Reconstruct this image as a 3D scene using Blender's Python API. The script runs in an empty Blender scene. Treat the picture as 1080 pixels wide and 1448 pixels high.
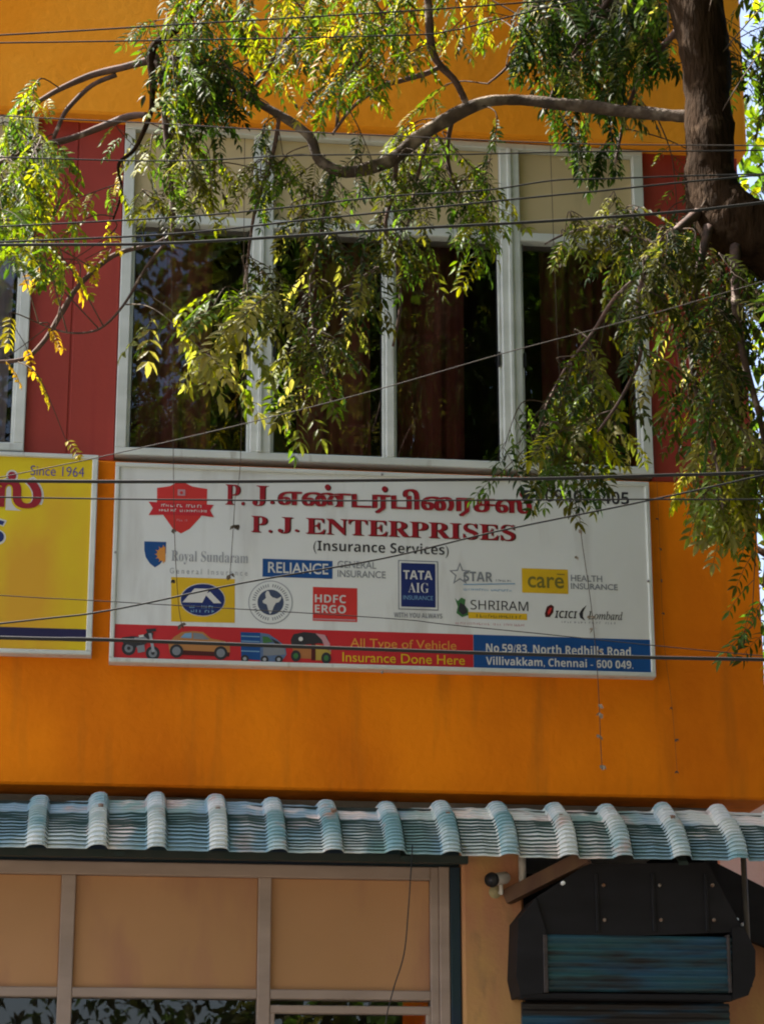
import bpy, math, random
import numpy as np
from mathutils import Vector, Matrix, noise

SC = bpy.context.scene
COL = SC.collection
random.seed(7)
RA = math.radians

# ------------------------------------------------------------------ camera
FPX, PW, PH = 3300.0, 1080.0, 1448.0
_p, _y, _r = RA(17.126), RA(7.286), RA(-0.10)
CAM = Vector((-0.0762, -10.0643, 1.6))
_f = Vector((math.sin(_y) * math.cos(_p), math.cos(_y) * math.cos(_p), math.sin(_p)))
_rt = Vector((math.cos(_y), -math.sin(_y), 0))
_up = _rt.cross(_f)
_rt, _up = (math.cos(_r) * _rt + math.sin(_r) * _up, -math.sin(_r) * _rt + math.cos(_r) * _up)
cd = bpy.data.cameras.new("camera")
co = bpy.data.objects.new("camera", cd)
COL.objects.link(co)
m3 = Matrix((_rt, _up, -_f)).transposed()
co.matrix_world = Matrix.Translation(CAM) @ m3.to_4x4()
cd.sensor_fit = 'HORIZONTAL'
cd.sensor_width = 36.0
cd.lens = 36.0 * FPX / PW
cd.clip_start = 0.1
cd.clip_end = 2000
SC.camera = co

# ------------------------------------------------------------------ world, sun, exposure
SUN = Vector((-0.62, 0.34, 0.92)).normalized()          # towards the sun
w = bpy.data.worlds.new("World")
SC.world = w
w.use_nodes = True
nt = w.node_tree
sky = nt.nodes.new('ShaderNodeTexSky')
sky.sky_type = 'NISHITA'
sky.sun_disc = False
sky.sun_elevation = math.asin(SUN.z)
sky.sun_rotation = math.atan2(SUN.x, SUN.y)
sky.dust_density = 4.0
sky.air_density = 0.8
sky.ozone_density = 0.3
bg = nt.nodes['Background']
bg.inputs['Strength'].default_value = 0.10
nt.links.new(sky.outputs[0], bg.inputs['Color'])
sl = bpy.data.lights.new("sun", 'SUN')
sl.energy = 5.0
sl.angle = RA(0.53)
sl.color = (1.0, 0.94, 0.84)
so = bpy.data.objects.new("sun", sl)
COL.objects.link(so)
so.location = (-20, 10, 30)
so.rotation_euler = (-SUN).to_track_quat('-Z', 'Y').to_euler()
SC.view_settings.view_transform = 'Standard'
SC.view_settings.look = 'None'
SC.view_settings.gamma = 1
SC.view_settings.use_curve_mapping = False
SC.view_settings.exposure = 2.05
SC.cycles.filter_width = 2.0
SC.cycles.max_bounces = 8
SC.cycles.transparent_max_bounces = 16


# ------------------------------------------------------------------ helpers
def at(px, py, Y=0.0):
    """point of the plane y = Y seen at photograph pixel (px, py)"""
    v = (px - PW / 2) * _rt - (py - PH / 2) * _up + FPX * _f
    return CAM + v * ((Y - CAM.y) / v.y)


def mat(name, col, rough=0.6, metal=0.0, spec=0.4):
    m = bpy.data.materials.new(name)
    m.use_nodes = True
    b = m.node_tree.nodes['Principled BSDF']
    b.inputs['Base Color'].default_value = (*col, 1)
    b.inputs['Roughness'].default_value = rough
    b.inputs['Metallic'].default_value = metal
    b.inputs['Specular IOR Level'].default_value = spec
    return m


def noisy(name, c1, c2, scale=(3, 3, 3), rough=0.7, detail=6, lo=0.35, hi=0.65, c3=None, s3=(1, 1, 1), lo3=0.55,
          hi3=0.7, bump=0.0, bscale=60, spec=0.3, fac3=1.0, bvec=None, bdist=0.01):
    """two-colour noise paint, optional third colour as stains, optional bump"""
    m = mat(name, c1, rough, 0, spec)
    N, L = m.node_tree.nodes, m.node_tree.links
    b = N['Principled BSDF']
    tc = N.new('ShaderNodeTexCoord')

    def nz(sc, lo_, hi_, det=6):
        mp = N.new('ShaderNodeMapping')
        mp.inputs['Scale'].default_value = sc
        L.new(tc.outputs['Object'], mp.inputs[0])
        n = N.new('ShaderNodeTexNoise')
        n.inputs['Scale'].default_value = 1
        n.inputs['Detail'].default_value = det
        L.new(mp.outputs[0], n.inputs[0])
        r = N.new('ShaderNodeMapRange')
        r.inputs[1].default_value = lo_
        r.inputs[2].default_value = hi_
        L.new(n.outputs[0], r.inputs[0])
        return r.outputs[0]
    mx = N.new('ShaderNodeMix')
    mx.data_type = 'RGBA'
    mx.inputs[6].default_value = (*c1, 1)
    mx.inputs[7].default_value = (*c2, 1)
    L.new(nz(scale, lo, hi, detail), mx.inputs[0])
    out = mx.outputs[2]
    if c3:
        m2 = N.new('ShaderNodeMix')
        m2.data_type = 'RGBA'
        L.new(out, m2.inputs[6])
        m2.inputs[7].default_value = (*c3, 1)
        mu = N.new('ShaderNodeMath')
        mu.operation = 'MULTIPLY'
        mu.inputs[1].default_value = fac3
        L.new(nz(s3, lo3, hi3), mu.inputs[0])
        L.new(mu.outputs[0], m2.inputs[0])
        out = m2.outputs[2]
    L.new(out, b.inputs['Base Color'])
    if bump:
        n = N.new('ShaderNodeTexNoise')
        n.inputs['Scale'].default_value = bscale
        n.inputs['Detail'].default_value = 4
        if bvec:
            mp = N.new('ShaderNodeMapping')
            mp.inputs['Scale'].default_value = bvec
            L.new(tc.outputs['Object'], mp.inputs[0])
            L.new(mp.outputs[0], n.inputs[0])
        else:
            L.new(tc.outputs['Object'], n.inputs[0])
        bp = N.new('ShaderNodeBump')
        bp.inputs['Strength'].default_value = bump
        bp.inputs['Distance'].default_value = bdist
        L.new(n.outputs[0], bp.inputs['Height'])
        L.new(bp.outputs[0], b.inputs['Normal'])
    return m


def glass(name, tint, f0=0.06):
    m = bpy.data.materials.new(name)
    m.use_nodes = True
    N, L = m.node_tree.nodes, m.node_tree.links
    N.remove(N['Principled BSDF'])
    out = N['Material Output']
    tr = N.new('ShaderNodeBsdfTransparent')
    tr.inputs[0].default_value = (*tint, 1)
    gl = N.new('ShaderNodeBsdfGlossy')
    gl.inputs['Roughness'].default_value = 0.01
    lw = N.new('ShaderNodeFresnel')
    lw.inputs[0].default_value = 1.52
    tc = N.new('ShaderNodeTexCoord')
    n = N.new('ShaderNodeTexNoise')
    n.inputs['Scale'].default_value = 1.3
    bp = N.new('ShaderNodeBump')
    bp.inputs['Strength'].default_value = 0.10
    bp.inputs['Distance'].default_value = 0.02
    L.new(tc.outputs['Object'], n.inputs[0])
    L.new(n.outputs[0], bp.inputs['Height'])
    L.new(bp.outputs[0], gl.inputs['Normal'])
    ad = N.new('ShaderNodeMath')
    ad.operation = 'ADD'
    ad.inputs[1].default_value = f0
    L.new(lw.outputs[0], ad.inputs[0])
    mx = N.new('ShaderNodeMixShader')
    L.new(ad.outputs[0], mx.inputs[0])
    L.new(tr.outputs[0], mx.inputs[1])
    L.new(gl.outputs[0], mx.inputs[2])
    L.new(mx.outputs[0], out.inputs[0])
    return m


def origin_of(parent):
    o = Vector((0, 0, 0))
    while parent is not None:
        o += parent.location
        parent = parent.parent
    return o


class MB:
    """collects geometry and links it as ONE mesh object"""

    def __init__(self):
        self.v, self.f, self.mi, self.mats, self.smooth = [], [], [], [], []

    def m(self, material):
        if material not in self.mats:
            self.mats.append(material)
        return self.mats.index(material)

    def add(self, verts, faces, material, smooth=False):
        k, i = len(self.v), self.m(material)
        self.v += [tuple(a) for a in verts]
        for f in faces:
            self.f.append(tuple(k + j for j in f))
            self.mi.append(i)
            self.smooth.append(smooth)
        return self

    def box(self, x0, x1, y0, y1, z0, z1, material):
        v = [(x0, y0, z0), (x1, y0, z0), (x1, y1, z0), (x0, y1, z0), (x0, y0, z1), (x1, y0, z1), (x1, y1, z1), (x0, y1, z1)]
        return self.add(v, [(0, 3, 2, 1), (4, 5, 6, 7), (0, 1, 5, 4), (1, 2, 6, 5), (2, 3, 7, 6), (3, 0, 4, 7)], material)

    def bbox(self, x0, x1, y0, y1, z0, z1, material, b=0.004):
        """box whose front edges are chamfered"""
        v = []
        for (y, d) in ((y0, b), (y0 + b, 0), (y1, 0)):
            v += [(x0 + d, y, z0 + d), (x1 - d, y, z0 + d), (x1 - d, y, z1 - d), (x0 + d, y, z1 - d)]
        f = [(0, 1, 2, 3), (11, 10, 9, 8)]
        for r in (0, 4):
            for j in range(4):
                a, c = r + j, r + (j + 1) % 4
                f.append((a, a + 4, c + 4, c))
        return self.add(v, f, material)

    def prism(self, pts, depth, material):
        """polygon (3-D points in a plane of constant y) extruded back by depth"""
        n = len(pts)
        area = sum(pts[i][0] * pts[(i + 1) % n][2] - pts[(i + 1) % n][0] * pts[i][2] for i in range(n))
        if area < 0:
            pts = pts[::-1]
        v = [tuple(p) for p in pts] + [(p[0], p[1] + depth, p[2]) for p in pts]
        f = [tuple(range(n)), tuple(range(2 * n - 1, n - 1, -1))]
        for i in range(n):
            j = (i + 1) % n
            f.append((i, i + n, j + n, j))
        return self.add(v, f, material)

    def tube(self, path, rad, material, seg=8, bumpy=0.0, caps=True):
        P = [Vector(p) for p in path]
        n = len(P)
        R = rad if isinstance(rad, (list, tuple)) else [rad] * n
        v, f = [], []
        ref = Vector((0.13, 0.97, 0.21))
        for i in range(n):
            t = (P[min(i + 1, n - 1)] - P[max(i - 1, 0)])
            t = t.normalized() if t.length > 1e-9 else Vector((0, 0, 1))
            a = t.cross(ref)
            if a.length < 1e-3:
                a = t.cross(Vector((1, 0, 0)))
            a.normalize()
            b = t.cross(a)
            for k in range(seg):
                th = 2 * math.pi * k / seg
                d = math.cos(th) * a + math.sin(th) * b
                r = R[i]
                if bumpy:
                    r *= 1 + bumpy * noise.noise((P[i] + d * r) * 9.0) + 0.5 * bumpy * noise.noise((P[i] + d * r) * 31.0)
                v.append(P[i] + d * r)
        for i in range(n - 1):
            for k in range(seg):
                a, b_ = i * seg + k, i * seg + (k + 1) % seg
                f.append((a, b_, b_ + seg, a + seg))
        if caps:
            f.append(tuple(range(seg - 1, -1, -1)))
            f.append(tuple((n - 1) * seg + k for k in range(seg)))
        return self.add(v, f, material, smooth=True)

    def build(self, name, parent=None, col=None):
        o = origin_of(parent)
        me = bpy.data.meshes.new(name)
        me.from_pydata([(a[0] - o.x, a[1] - o.y, a[2] - o.z) for a in self.v], [], self.f)
        for m in self.mats:
            me.materials.append(m)
        me.polygons.foreach_set('material_index', self.mi)
        me.polygons.foreach_set('use_smooth', self.smooth)
        if col is not None:
            at_ = me.color_attributes.new('Col', 'FLOAT_COLOR', 'POINT')
            at_.data.foreach_set('color', np.array(col, dtype=np.float32).ravel())
        me.update()
        ob = bpy.data.objects.new(name, me)
        COL.objects.link(ob)
        if parent is not None:
            ob.parent = parent
        return ob


def tag(o, label=None, cat=None, group=None, kind=None):
    for k, v in (('label', label), ('category', cat), ('group', group), ('kind', kind)):
        if v:
            o[k] = v
    return o


def empty(name, loc, label, cat, group=None):
    o = bpy.data.objects.new(name, None)
    COL.objects.link(o)
    o.location = loc
    o.empty_display_size = 0.2
    return tag(o, label, cat, group)


def catmull(pts, n=6):
    """smooth curve through tuples of any length"""
    P = [np.array(p, float) for p in pts]
    out = []
    for i in range(len(P) - 1):
        p0, p1, p2, p3 = P[max(i - 1, 0)], P[i], P[i + 1], P[min(i + 2, len(P) - 1)]
        for k in range(n):
            t = k / n
            out.append(0.5 * (2 * p1 + (p2 - p0) * t + (2 * p0 - 5 * p1 + 4 * p2 - p3) * t * t + (3 * p1 - p0 - 3 * p2 + p3) * t ** 3))
    out.append(P[-1])
    return out


# ------------------------------------------------------------------ materials
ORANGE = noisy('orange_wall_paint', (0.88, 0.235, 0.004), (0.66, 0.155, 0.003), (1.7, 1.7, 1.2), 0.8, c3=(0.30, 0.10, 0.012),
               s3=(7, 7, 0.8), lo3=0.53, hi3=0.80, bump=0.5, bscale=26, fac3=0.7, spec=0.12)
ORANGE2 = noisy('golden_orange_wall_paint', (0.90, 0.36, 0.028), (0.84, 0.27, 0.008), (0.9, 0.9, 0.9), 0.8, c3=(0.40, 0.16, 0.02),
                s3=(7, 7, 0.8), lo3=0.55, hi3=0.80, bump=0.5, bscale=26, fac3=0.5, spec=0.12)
RED = noisy('dark_red_wall_paint', (0.35, 0.044, 0.028), (0.29, 0.038, 0.024), (5, 5, 1.2), 0.6, c3=(0.28, 0.030, 0.022),
            s3=(14, 14, 0.8), lo3=0.55, hi3=0.75, bump=0.1, fac3=0.7)
TAN = noisy('tan_plaster', (0.58, 0.33, 0.11), (0.50, 0.22, 0.11), (5, 5, 2.2), 0.8, c3=(0.30, 0.17, 0.08), s3=(9, 9, 4), lo3=0.60,
            hi3=0.80, bump=0.3, bscale=50)
ALU = noisy('white_aluminium', (0.62, 0.65, 0.60), (0.52, 0.55, 0.50), (3, 3, 9), 0.4, c3=(0.30, 0.28, 0.22), s3=(20, 20, 3), lo3=0.62,
            hi3=0.8, spec=0.5)
SHOPFRAME = noisy('dull_aluminium', (0.40, 0.30, 0.24), (0.32, 0.24, 0.19), (3, 3, 9), 0.45)
CREAM = noisy('cream_panel', (0.56, 0.45, 0.25), (0.48, 0.39, 0.21), (2, 2, 2), 0.6, c3=(0.36, 0.30, 0.18), s3=(8, 8, 2), lo3=0.6, hi3=0.8)
PEACH = noisy('peach_panel', (0.52, 0.270, 0.122), (0.45, 0.235, 0.10), (1.2, 1.2, 1.2), 0.5, c3=(0.40, 0.19, 0.10), s3=(5, 5, 1.6), lo3=0.5,
              hi3=0.7)
CURTAIN = noisy('maroon_curtain', (0.22, 0.065, 0.055), (0.10, 0.032, 0.028), (14, 14, 0.7), 0.85)
CURTAIN2 = noisy('grey_curtain', (0.36, 0.33, 0.38), (0.26, 0.24, 0.29), (14, 14, 0.7), 0.85)
GLASS = glass('window_glass', (0.90, 0.86, 0.86), 0.035)
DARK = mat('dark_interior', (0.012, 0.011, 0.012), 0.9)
BLUEJ = noisy('dark_blue_paint', (0.016, 0.028, 0.055), (0.012, 0.035, 0.035), (4, 4, 2), 0.6)
CONC = noisy('grey_concrete', (0.34, 0.32, 0.29), (0.25, 0.24, 0.22), (2, 2, 2), 0.85, bump=0.3)
BLACK = mat('black_rubber', (0.012, 0.012, 0.012), 0.55)
BARK = noisy('tree_bark', (0.034, 0.019, 0.010), (0.018, 0.010, 0.005), (26, 26, 7), 0.9, c3=(0.085, 0.055, 0.035), s3=(11, 11, 11), lo3=0.57, hi3=0.7,
             bump=0.8, bscale=1, bvec=(75, 75, 16), bdist=0.02, spec=0.05)
LIMB = noisy('grey_limb_bark', (0.085, 0.060, 0.042), (0.045, 0.032, 0.024), (16, 16, 16), 0.9, c3=(0.26, 0.21, 0.16), s3=(7, 7, 7), lo3=0.52, hi3=0.66,
             bump=0.8, bscale=60)
TWIG = noisy('twig_bark', (0.10, 0.07, 0.045), (0.06, 0.04, 0.03), (20, 20, 20), 0.85)
PURPLETWIG = noisy('branch_bark', (0.12, 0.07, 0.055), (0.06, 0.04, 0.035), (30, 30, 30), 0.85, c3=(0.36, 0.28, 0.24), s3=(15, 15, 15), lo3=0.6, hi3=0.7)


def leafmat(name, trans=0.4):
    m = bpy.data.materials.new(name)
    m.use_nodes = True
    N, L = m.node_tree.nodes, m.node_tree.links
    b = N['Principled BSDF']
    b.inputs['Roughness'].default_value = 0.5
    b.inputs['Specular IOR Level'].default_value = 0.16
    a = N.new('ShaderNodeAttribute')
    a.attribute_name = 'Col'
    L.new(a.outputs['Color'], b.inputs['Base Color'])
    t = N.new('ShaderNodeBsdfTranslucent')
    g = N.new('ShaderNodeMix')
    g.data_type = 'RGBA'
    g.blend_type = 'MULTIPLY'
    g.inputs[0].default_value = 1
    L.new(a.outputs['Color'], g.inputs[6])
    g.inputs[7].default_value = (1.9, 1.9, 0.7, 1)
    L.new(g.outputs[2], t.inputs[0])
    mx = N.new('ShaderNodeMixShader')
    mx.inputs[0].default_value = trans
    L.new(b.outputs[0], mx.inputs[1])
    L.new(t.outputs[0], mx.inputs[2])
    L.new(mx.outputs[0], N['Material Output'].inputs[0])
    return m


LEAF = leafmat('leaf', 0.5)

# ------------------------------------------------------------------ the setting: ground, road, pavement
g = MB()
g.add([(-400, -400, 0), (400, -400, 0), (400, 400, 0), (-400, 400, 0)], [(0, 1, 2, 3)],
      noisy('dusty_earth', (0.24, 0.19, 0.13), (0.17, 0.14, 0.10), (0.4, 0.4, 0.4), 0.95))
tag(g.build('ground'), kind='structure')
g = MB()
g.add([(-200, -12.5, 0.004), (200, -12.5, 0.004), (200, -4.2, 0.004), (-200, -4.2, 0.004)], [(0, 1, 2, 3)],
      noisy('asphalt', (0.07, 0.068, 0.065), (0.05, 0.05, 0.05), (1, 1, 1), 0.9, bump=0.4, bscale=90))
tag(g.build('road'), kind='structure')
g = MB()
g.box(-200, 200, -4.2, 0.02, -0.2, 0.13, noisy('pavement_concrete', (0.24, 0.22, 0.19), (0.17, 0.16, 0.14), (1.5, 1.5, 1.5), 0.9))
tag(g.build('pavement'), kind='structure')

# ------------------------------------------------------------------ the building
XL, XR = -7.0, 2.965
B = empty('shop_building', (0, 3, 0.0), 'orange two storey shop building with dark red panels and white framed windows', 'building')
DEP = 6.0
ZU = at(500, 180, -0.09).z            # lower edge of the projecting upper band
u = MB()
u.bbox(XL, XR + 0.02, -0.09, 0.3, ZU, 8.35, ORANGE2, 0.012)
u.build('upper_wall', B)
s = MB()
s.bbox(XL, XR, 0.0, 0.24, 3.442, 4.925, ORANGE, 0.01)
s.build('sign_wall', B)
r_ = MB()
r_.bbox(XL, XR + 0.06, -0.13, 0.35, 8.35, 8.47, CONC, 0.01)
r_.box(XL, XR, 0.3, DEP, 8.1, 8.34, CONC)
r_.build('roof_slab', B)
s = MB()
s.box(XR - 0.2, XR - 0.002, 0.24, DEP, 3.442, 8.1, ORANGE)
s.box(XL, XR - 0.2, DEP - 0.2, DEP, 0.13, 8.1, ORANGE)
s.box(XL, XL + 0.2, 0.3, DEP - 0.2, 0.13, 8.1, ORANGE)
s.build('side_wall', B)
s = MB()
s.box(XL + 0.2, XR - 0.2, 0.24, DEP - 0.2, 3.30, 3.44, CONC)
s.build('floor_slab', B)
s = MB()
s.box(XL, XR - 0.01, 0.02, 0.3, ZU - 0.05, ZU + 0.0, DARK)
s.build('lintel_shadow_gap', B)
# red panels between the windows
for (x0, x1, z0) in ((-0.412, -0.008, 4.927), (2.482, XR - 0.004, 4.927)):
    p = MB()
    xm = x0 + (x1 - x0) * 0.48
    for (a, b) in ((x0, xm - 0.004), (xm + 0.004, x1)):
        p.bbox(a, b, 0.012, 0.20, z0, ZU + 0.04 if a == x0 else ZU + 0.04, RED, 0.004)
    p.box(xm - 0.004, xm + 0.004, 0.018, 0.20, z0, ZU + 0.04, RED)
    tag(p.build('red_panel', B), 'dark red painted wall panel')
p = MB()
p.bbox(XL, -4.0, 0.012, 0.2, 4.927, ZU + 0.04, RED, 0.004)
p.build('red_panel', B)


def curtain(x0, x1, z0, z1, y, m, name, parent, k=38):
    n = int((x1 - x0) * k * 2.2)
    v, f = [], []
    for i in range(n + 1):
        x = x0 + (x1 - x0) * i / n
        d = 0.035 * math.sin(x * k + 2.0 * math.sin(x * 3.1)) + 0.012 * math.sin(x * k * 2.7 + 1)
        v += [(x, y + d, z0), (x + 0.01 * math.sin(x * 9), y + d * 0.7, z1)]
    for i in range(n):
        f.append((2 * i, 2 * i + 2, 2 * i + 3, 2 * i + 1))
    c = MB()
    c.add(v, f, m, True)
    return c.build(name, parent)


def upper_window(x0, x1, posts, wl, cur, lab):
    """posts: (x0, x1, depth) of the uprights between x0 and x1"""
    zb, zt = 4.945, ZU - 0.004
    fr = MB()
    yF, yB = -0.03, 0.10
    tz0, tz1 = 6.092, 6.135
    fr.bbox(x0, x1, yF, yB, zb, zb + 0.036, ALU)
    fr.bbox(x0, x1, yF, yB, 6.565, zt, ALU)
    ups = [(x0, x0 + wl)] + [(a, b) for a, b in posts] + [(x1 - wl, x1)]
    for a, b in ups:
        fr.bbox(a, b, yF + 0.002, yB, zb + 0.036, 6.565, ALU)
        if b - a > 0.07:
            fr.bbox(a + 0.034, a + 0.052, yF - 0.014, yF + 0.002, zb + 0.036, 6.565, ALU, 0.003)
    for i in range(len(ups) - 1):
        fr.bbox(ups[i][1], ups[i + 1][0], yF + 0.004, yB, tz0, tz1, ALU)
    win = fr.build('window', B)
    tag(win, lab)
    for i in range(len(ups) - 1):
        a, b = ups[i][1], ups[i + 1][0]
        t = MB()
        t.bbox(a, b, 0.012, 0.03, tz1, 6.565, CREAM, 0.003)
        t.box(a, b, 0.0, 0.012, tz1, tz1 + 0.012, ALU)
        t.build('transom_panel', win)
        q = MB()
        q.add([(a, 0.03, zb + 0.036), (b, 0.03, zb + 0.036), (b, 0.03, tz0), (a, 0.03, tz0)], [(0, 1, 2, 3)], GLASS)
        q.build('pane', win)
        sf = MB()
        e = 0.014
        sf.bbox(a, a + e, 0.008, 0.028, zb + 0.036, tz0, ALU, .003)
        sf.bbox(b - e, b, 0.008, 0.028, zb + 0.036, tz0, ALU, .003)
        sf.bbox(a + e, b - e, 0.008, 0.028, zb + 0.036, zb + 0.036 + e, ALU, .003)
        sf.build('sash', win)
        ga = MB()
        g_ = .005
        ga.box(a + e, a + e + g_, .014, .026, zb + .036 + e, tz0, BLACK)
        ga.box(b - e - g_, b - e, .014, .026, zb + .036 + e, tz0, BLACK)
        ga.box(a + e + g_, b - e - g_, .014, .026, zb + .036 + e, zb + .036 + e + g_, BLACK)
        ga.build('gasket', win)
        la = MB()
        xl = b - e if i % 2 == 0 else a + e
        la.bbox(xl - .006, xl + .006, -.012, .008, 5.46, 5.53, BLACK, .002)
        la.build('latch', win)
        w_ = b - a
        c0 = a + (0.0 if i % 2 == 0 else 0.22) * w_
        curtain(c0 + 0.02, c0 + 0.70 * w_, zb, 6.2, 0.2, cur, 'curtain', win)
    return win


W1 = upper_window(-0.006, 2.478, [(0.602, 0.698), (1.227, 1.266), (1.777, 1.871)], 0.05, CURTAIN, 'wide white framed window of four bays with maroon curtains')
W2 = upper_window(-2.9, -0.412, [(-2.3, -2.2), (-1.68, -1.64), (-1.13, -1.035)], 0.048, CURTAIN2, 'white framed window at the left edge with grey curtains')
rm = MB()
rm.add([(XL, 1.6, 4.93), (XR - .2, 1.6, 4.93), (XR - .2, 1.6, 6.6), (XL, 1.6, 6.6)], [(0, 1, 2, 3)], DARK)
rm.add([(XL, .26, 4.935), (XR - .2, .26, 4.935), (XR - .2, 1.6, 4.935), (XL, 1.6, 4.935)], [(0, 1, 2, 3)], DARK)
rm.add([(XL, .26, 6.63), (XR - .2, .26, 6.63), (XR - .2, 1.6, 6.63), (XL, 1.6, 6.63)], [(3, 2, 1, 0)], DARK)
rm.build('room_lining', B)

# ground floor
s = MB()
s.box(XL, 1.556, 0.05, 0.24, 3.12, 3.30, BLUEJ)
s.box(1.556, 2.72, 0.05, 0.24, 3.24, 3.30, BLUEJ)
s.build('lintel', B)
sf = MB()
yF, yB = 0.03, 0.12
ups = [(-1.93, -1.87), (-1.06, -1.0), (-0.169, -0.108), (0.675, 0.731)]
sf.bbox(XL + 1, 1.424, yF, yB, 3.062, 3.119, SHOPFRAME)
for a, b in ups:
    sf.bbox(a, b, yF + .002, yB, 0.5, 3.062, SHOPFRAME)
sf.bbox(1.424, 1.462, yF + .002, yB, 0.5, 3.119, SHOPFRAME)
sf.bbox(1.462, 1.507, yF - .012, yB, 0.5, 3.119, SHOPFRAME)
bays = [(ups[i][1], ups[i + 1][0]) for i in range(3)] + [(0.731, 1.424)]
for a, b in bays:
    sf.bbox(a, b, yF + .004, yB, 2.545, 2.586, SHOPFRAME)
shop = sf.build('shop_window', B)
tag(shop, 'aluminium shop window with peach upper panels')
for i, (a, b) in enumerate(bays):
    t = MB()
    t.bbox(a, b, 0.062, 0.08, 2.586, 3.062, PEACH, 0.003)
    t.build('transom_panel', shop)
    q = MB()
    q.add([(a, 0.08, 0.5), (b, 0.08, 0.5), (b, 0.08, 2.545), (a, 0.08, 2.545)], [(0, 1, 2, 3)], GLASS)
    q.build('pane', shop)
    if i == 3:
        q = MB()
        q.bbox(a, b, 0.036, 0.07, 2.485, 2.52, SHOPFRAME, .004)
        q.bbox(a, a + .02, 0.036, 0.07, 0.6, 2.485, SHOPFRAME, .004)
        q.bbox(b - .02, b, 0.036, 0.07, 0.6, 2.485, SHOPFRAME, .004)
        q.build('sash', shop)
s = MB()
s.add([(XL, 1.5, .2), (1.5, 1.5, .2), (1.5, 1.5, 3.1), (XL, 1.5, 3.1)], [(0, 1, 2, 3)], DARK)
s.box(XL, 1.42, 0.05, 0.12, 0.13, 0.5, TAN)
s.box(XL, XL + 1, 0.05, 0.12, 0.5, 3.12, TAN)
s.build('shop_base', B)
s = MB()
s.bbox(1.509, 1.554, 0.012, 0.2, 0.13, 3.119, BLUEJ)
tag(s.build('door_jamb', B), 'narrow dark blue upright beside the shop window')
s = MB()
s.bbox(1.557, 1.826, -0.02, 0.3, 0.13, 3.238, TAN, 0.012)
tag(s.build('pillar', B), 'tan plastered pillar beside the shop window')
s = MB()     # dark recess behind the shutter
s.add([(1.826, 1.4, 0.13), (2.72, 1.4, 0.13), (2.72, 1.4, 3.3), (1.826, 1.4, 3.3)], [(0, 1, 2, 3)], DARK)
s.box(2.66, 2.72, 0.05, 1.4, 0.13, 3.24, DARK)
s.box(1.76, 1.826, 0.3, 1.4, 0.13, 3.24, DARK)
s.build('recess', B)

RUST = noisy('rusty_fixing', (.20, .09, .04), (.30, .26, .22), (60, 60, 60), .7)
# rolling shutter in front of the recess, part of the building
SHB = noisy('dark_teal_slats', (0.020, 0.075, 0.14), (0.025, 0.085, 0.075), (1.5, 1.5, 9), 0.5, c3=(0.02, 0.016, 0.014), s3=(2, 2, 16),
            lo3=0.45, hi3=0.6, spec=0.4)
SHK = noisy('sooty_black_sheet', (0.007, 0.006, 0.007), (0.013, 0.012, 0.014), (3, 3, 9), 0.7)
YS = -0.22
k = MB()
k.prism([at(x, y, YS) for x, y in ((757, 1270), (830, 1222), (1000, 1220), (1052, 1318), (900, 1324), (752, 1322))], 0.25, SHK)
sh = k.build('rolling_shutter', B)
tag(sh, 'sooty black shutter hood with faded teal slats')


def slats(px0, px1, py0, py1, n, Y, material):
    a, b, c = at(px0, py0, Y), at(px1, py0 + 3, Y), at(px0, py1, Y)
    q = MB()
    x0, x1 = a.x, b.x
    H = a.z - c.z
    v, f = [], []
    prof = []
    for i in range(n):
        for t in range(4):
            prof.append((0.014 * math.sin(math.pi * t / 4.0), (i + t / 4.0) / n))
    prof.append((0, 1.0))
    for d, t in prof:
        z = a.z - H * t
        v += [(x0, Y - d, z), (x1, Y - d, z), ]
    for i in range(len(prof) - 1):
        f.append((2 * i, 2 * i + 2, 2 * i + 3, 2 * i + 1))
    q.add(v, f, material, True)
    q.box(x0, x1, Y + .004, Y + .03, c.z, a.z, material)
    return q


slats(770, 1033, 1322, 1402, 9, YS + 0.0, SHB).build('slat_curtain', sh)
slats(738, 1030, 1417, 1475, 6, YS + 0.06, SHB).build('slat_curtain', sh)
for pts in (((733, 1300), (757, 1270), (772, 1318), (768, 1405), (736, 1408), (730, 1380)),
            ((1035, 1312), (1052, 1312), (1068, 1345), (1068, 1380), (1058, 1408), (1036, 1414))):
    k = MB()
    k.prism([at(x, y, YS - 0.02) for x, y in pts], 0.22, SHK)
    k.build('end_housing', sh)
for x_ in (845, 925, 1000):          # folded seams and bolts of the hood
    a, b = at(x_, 1236, YS), at(x_, 1318, YS)
    k = MB()
    k.bbox(b.x - .007, b.x + .007, YS - .010, YS + .004, b.z, a.z, SHK, .003)
    se_ = k.build('seam', sh)
    for t_ in (.2, .8):
        k = MB()
        c = Vector((b.x + .03, YS, b.z + (a.z - b.z) * t_))
        k.tube([c, c + Vector((0, -.008, 0))], .008, RUST, 8)
        k.build('bolt', se_)
for x0_, x1_ in ((768, 776), (1028, 1036)):
    a, b = at(x0_, 1322, YS - .03), at(x1_, 1404, YS - .03)
    k = MB()
    k.bbox(a.x, b.x, YS - .024, YS + .02, b.z, a.z, noisy('worn_rail', (.07, .055, .05), (.035, .03, .03), (9, 9, 30), .6), .003)
    k.build('guide_rail', sh)
k = MB()
a, b = at(736, 1404, YS - .015), at(1036, 1416, YS - .015)
k.bbox(a.x, b.x, YS - .015, YS + .05, b.z, a.z, SHK)
k.build('bottom_rail', sh)

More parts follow.
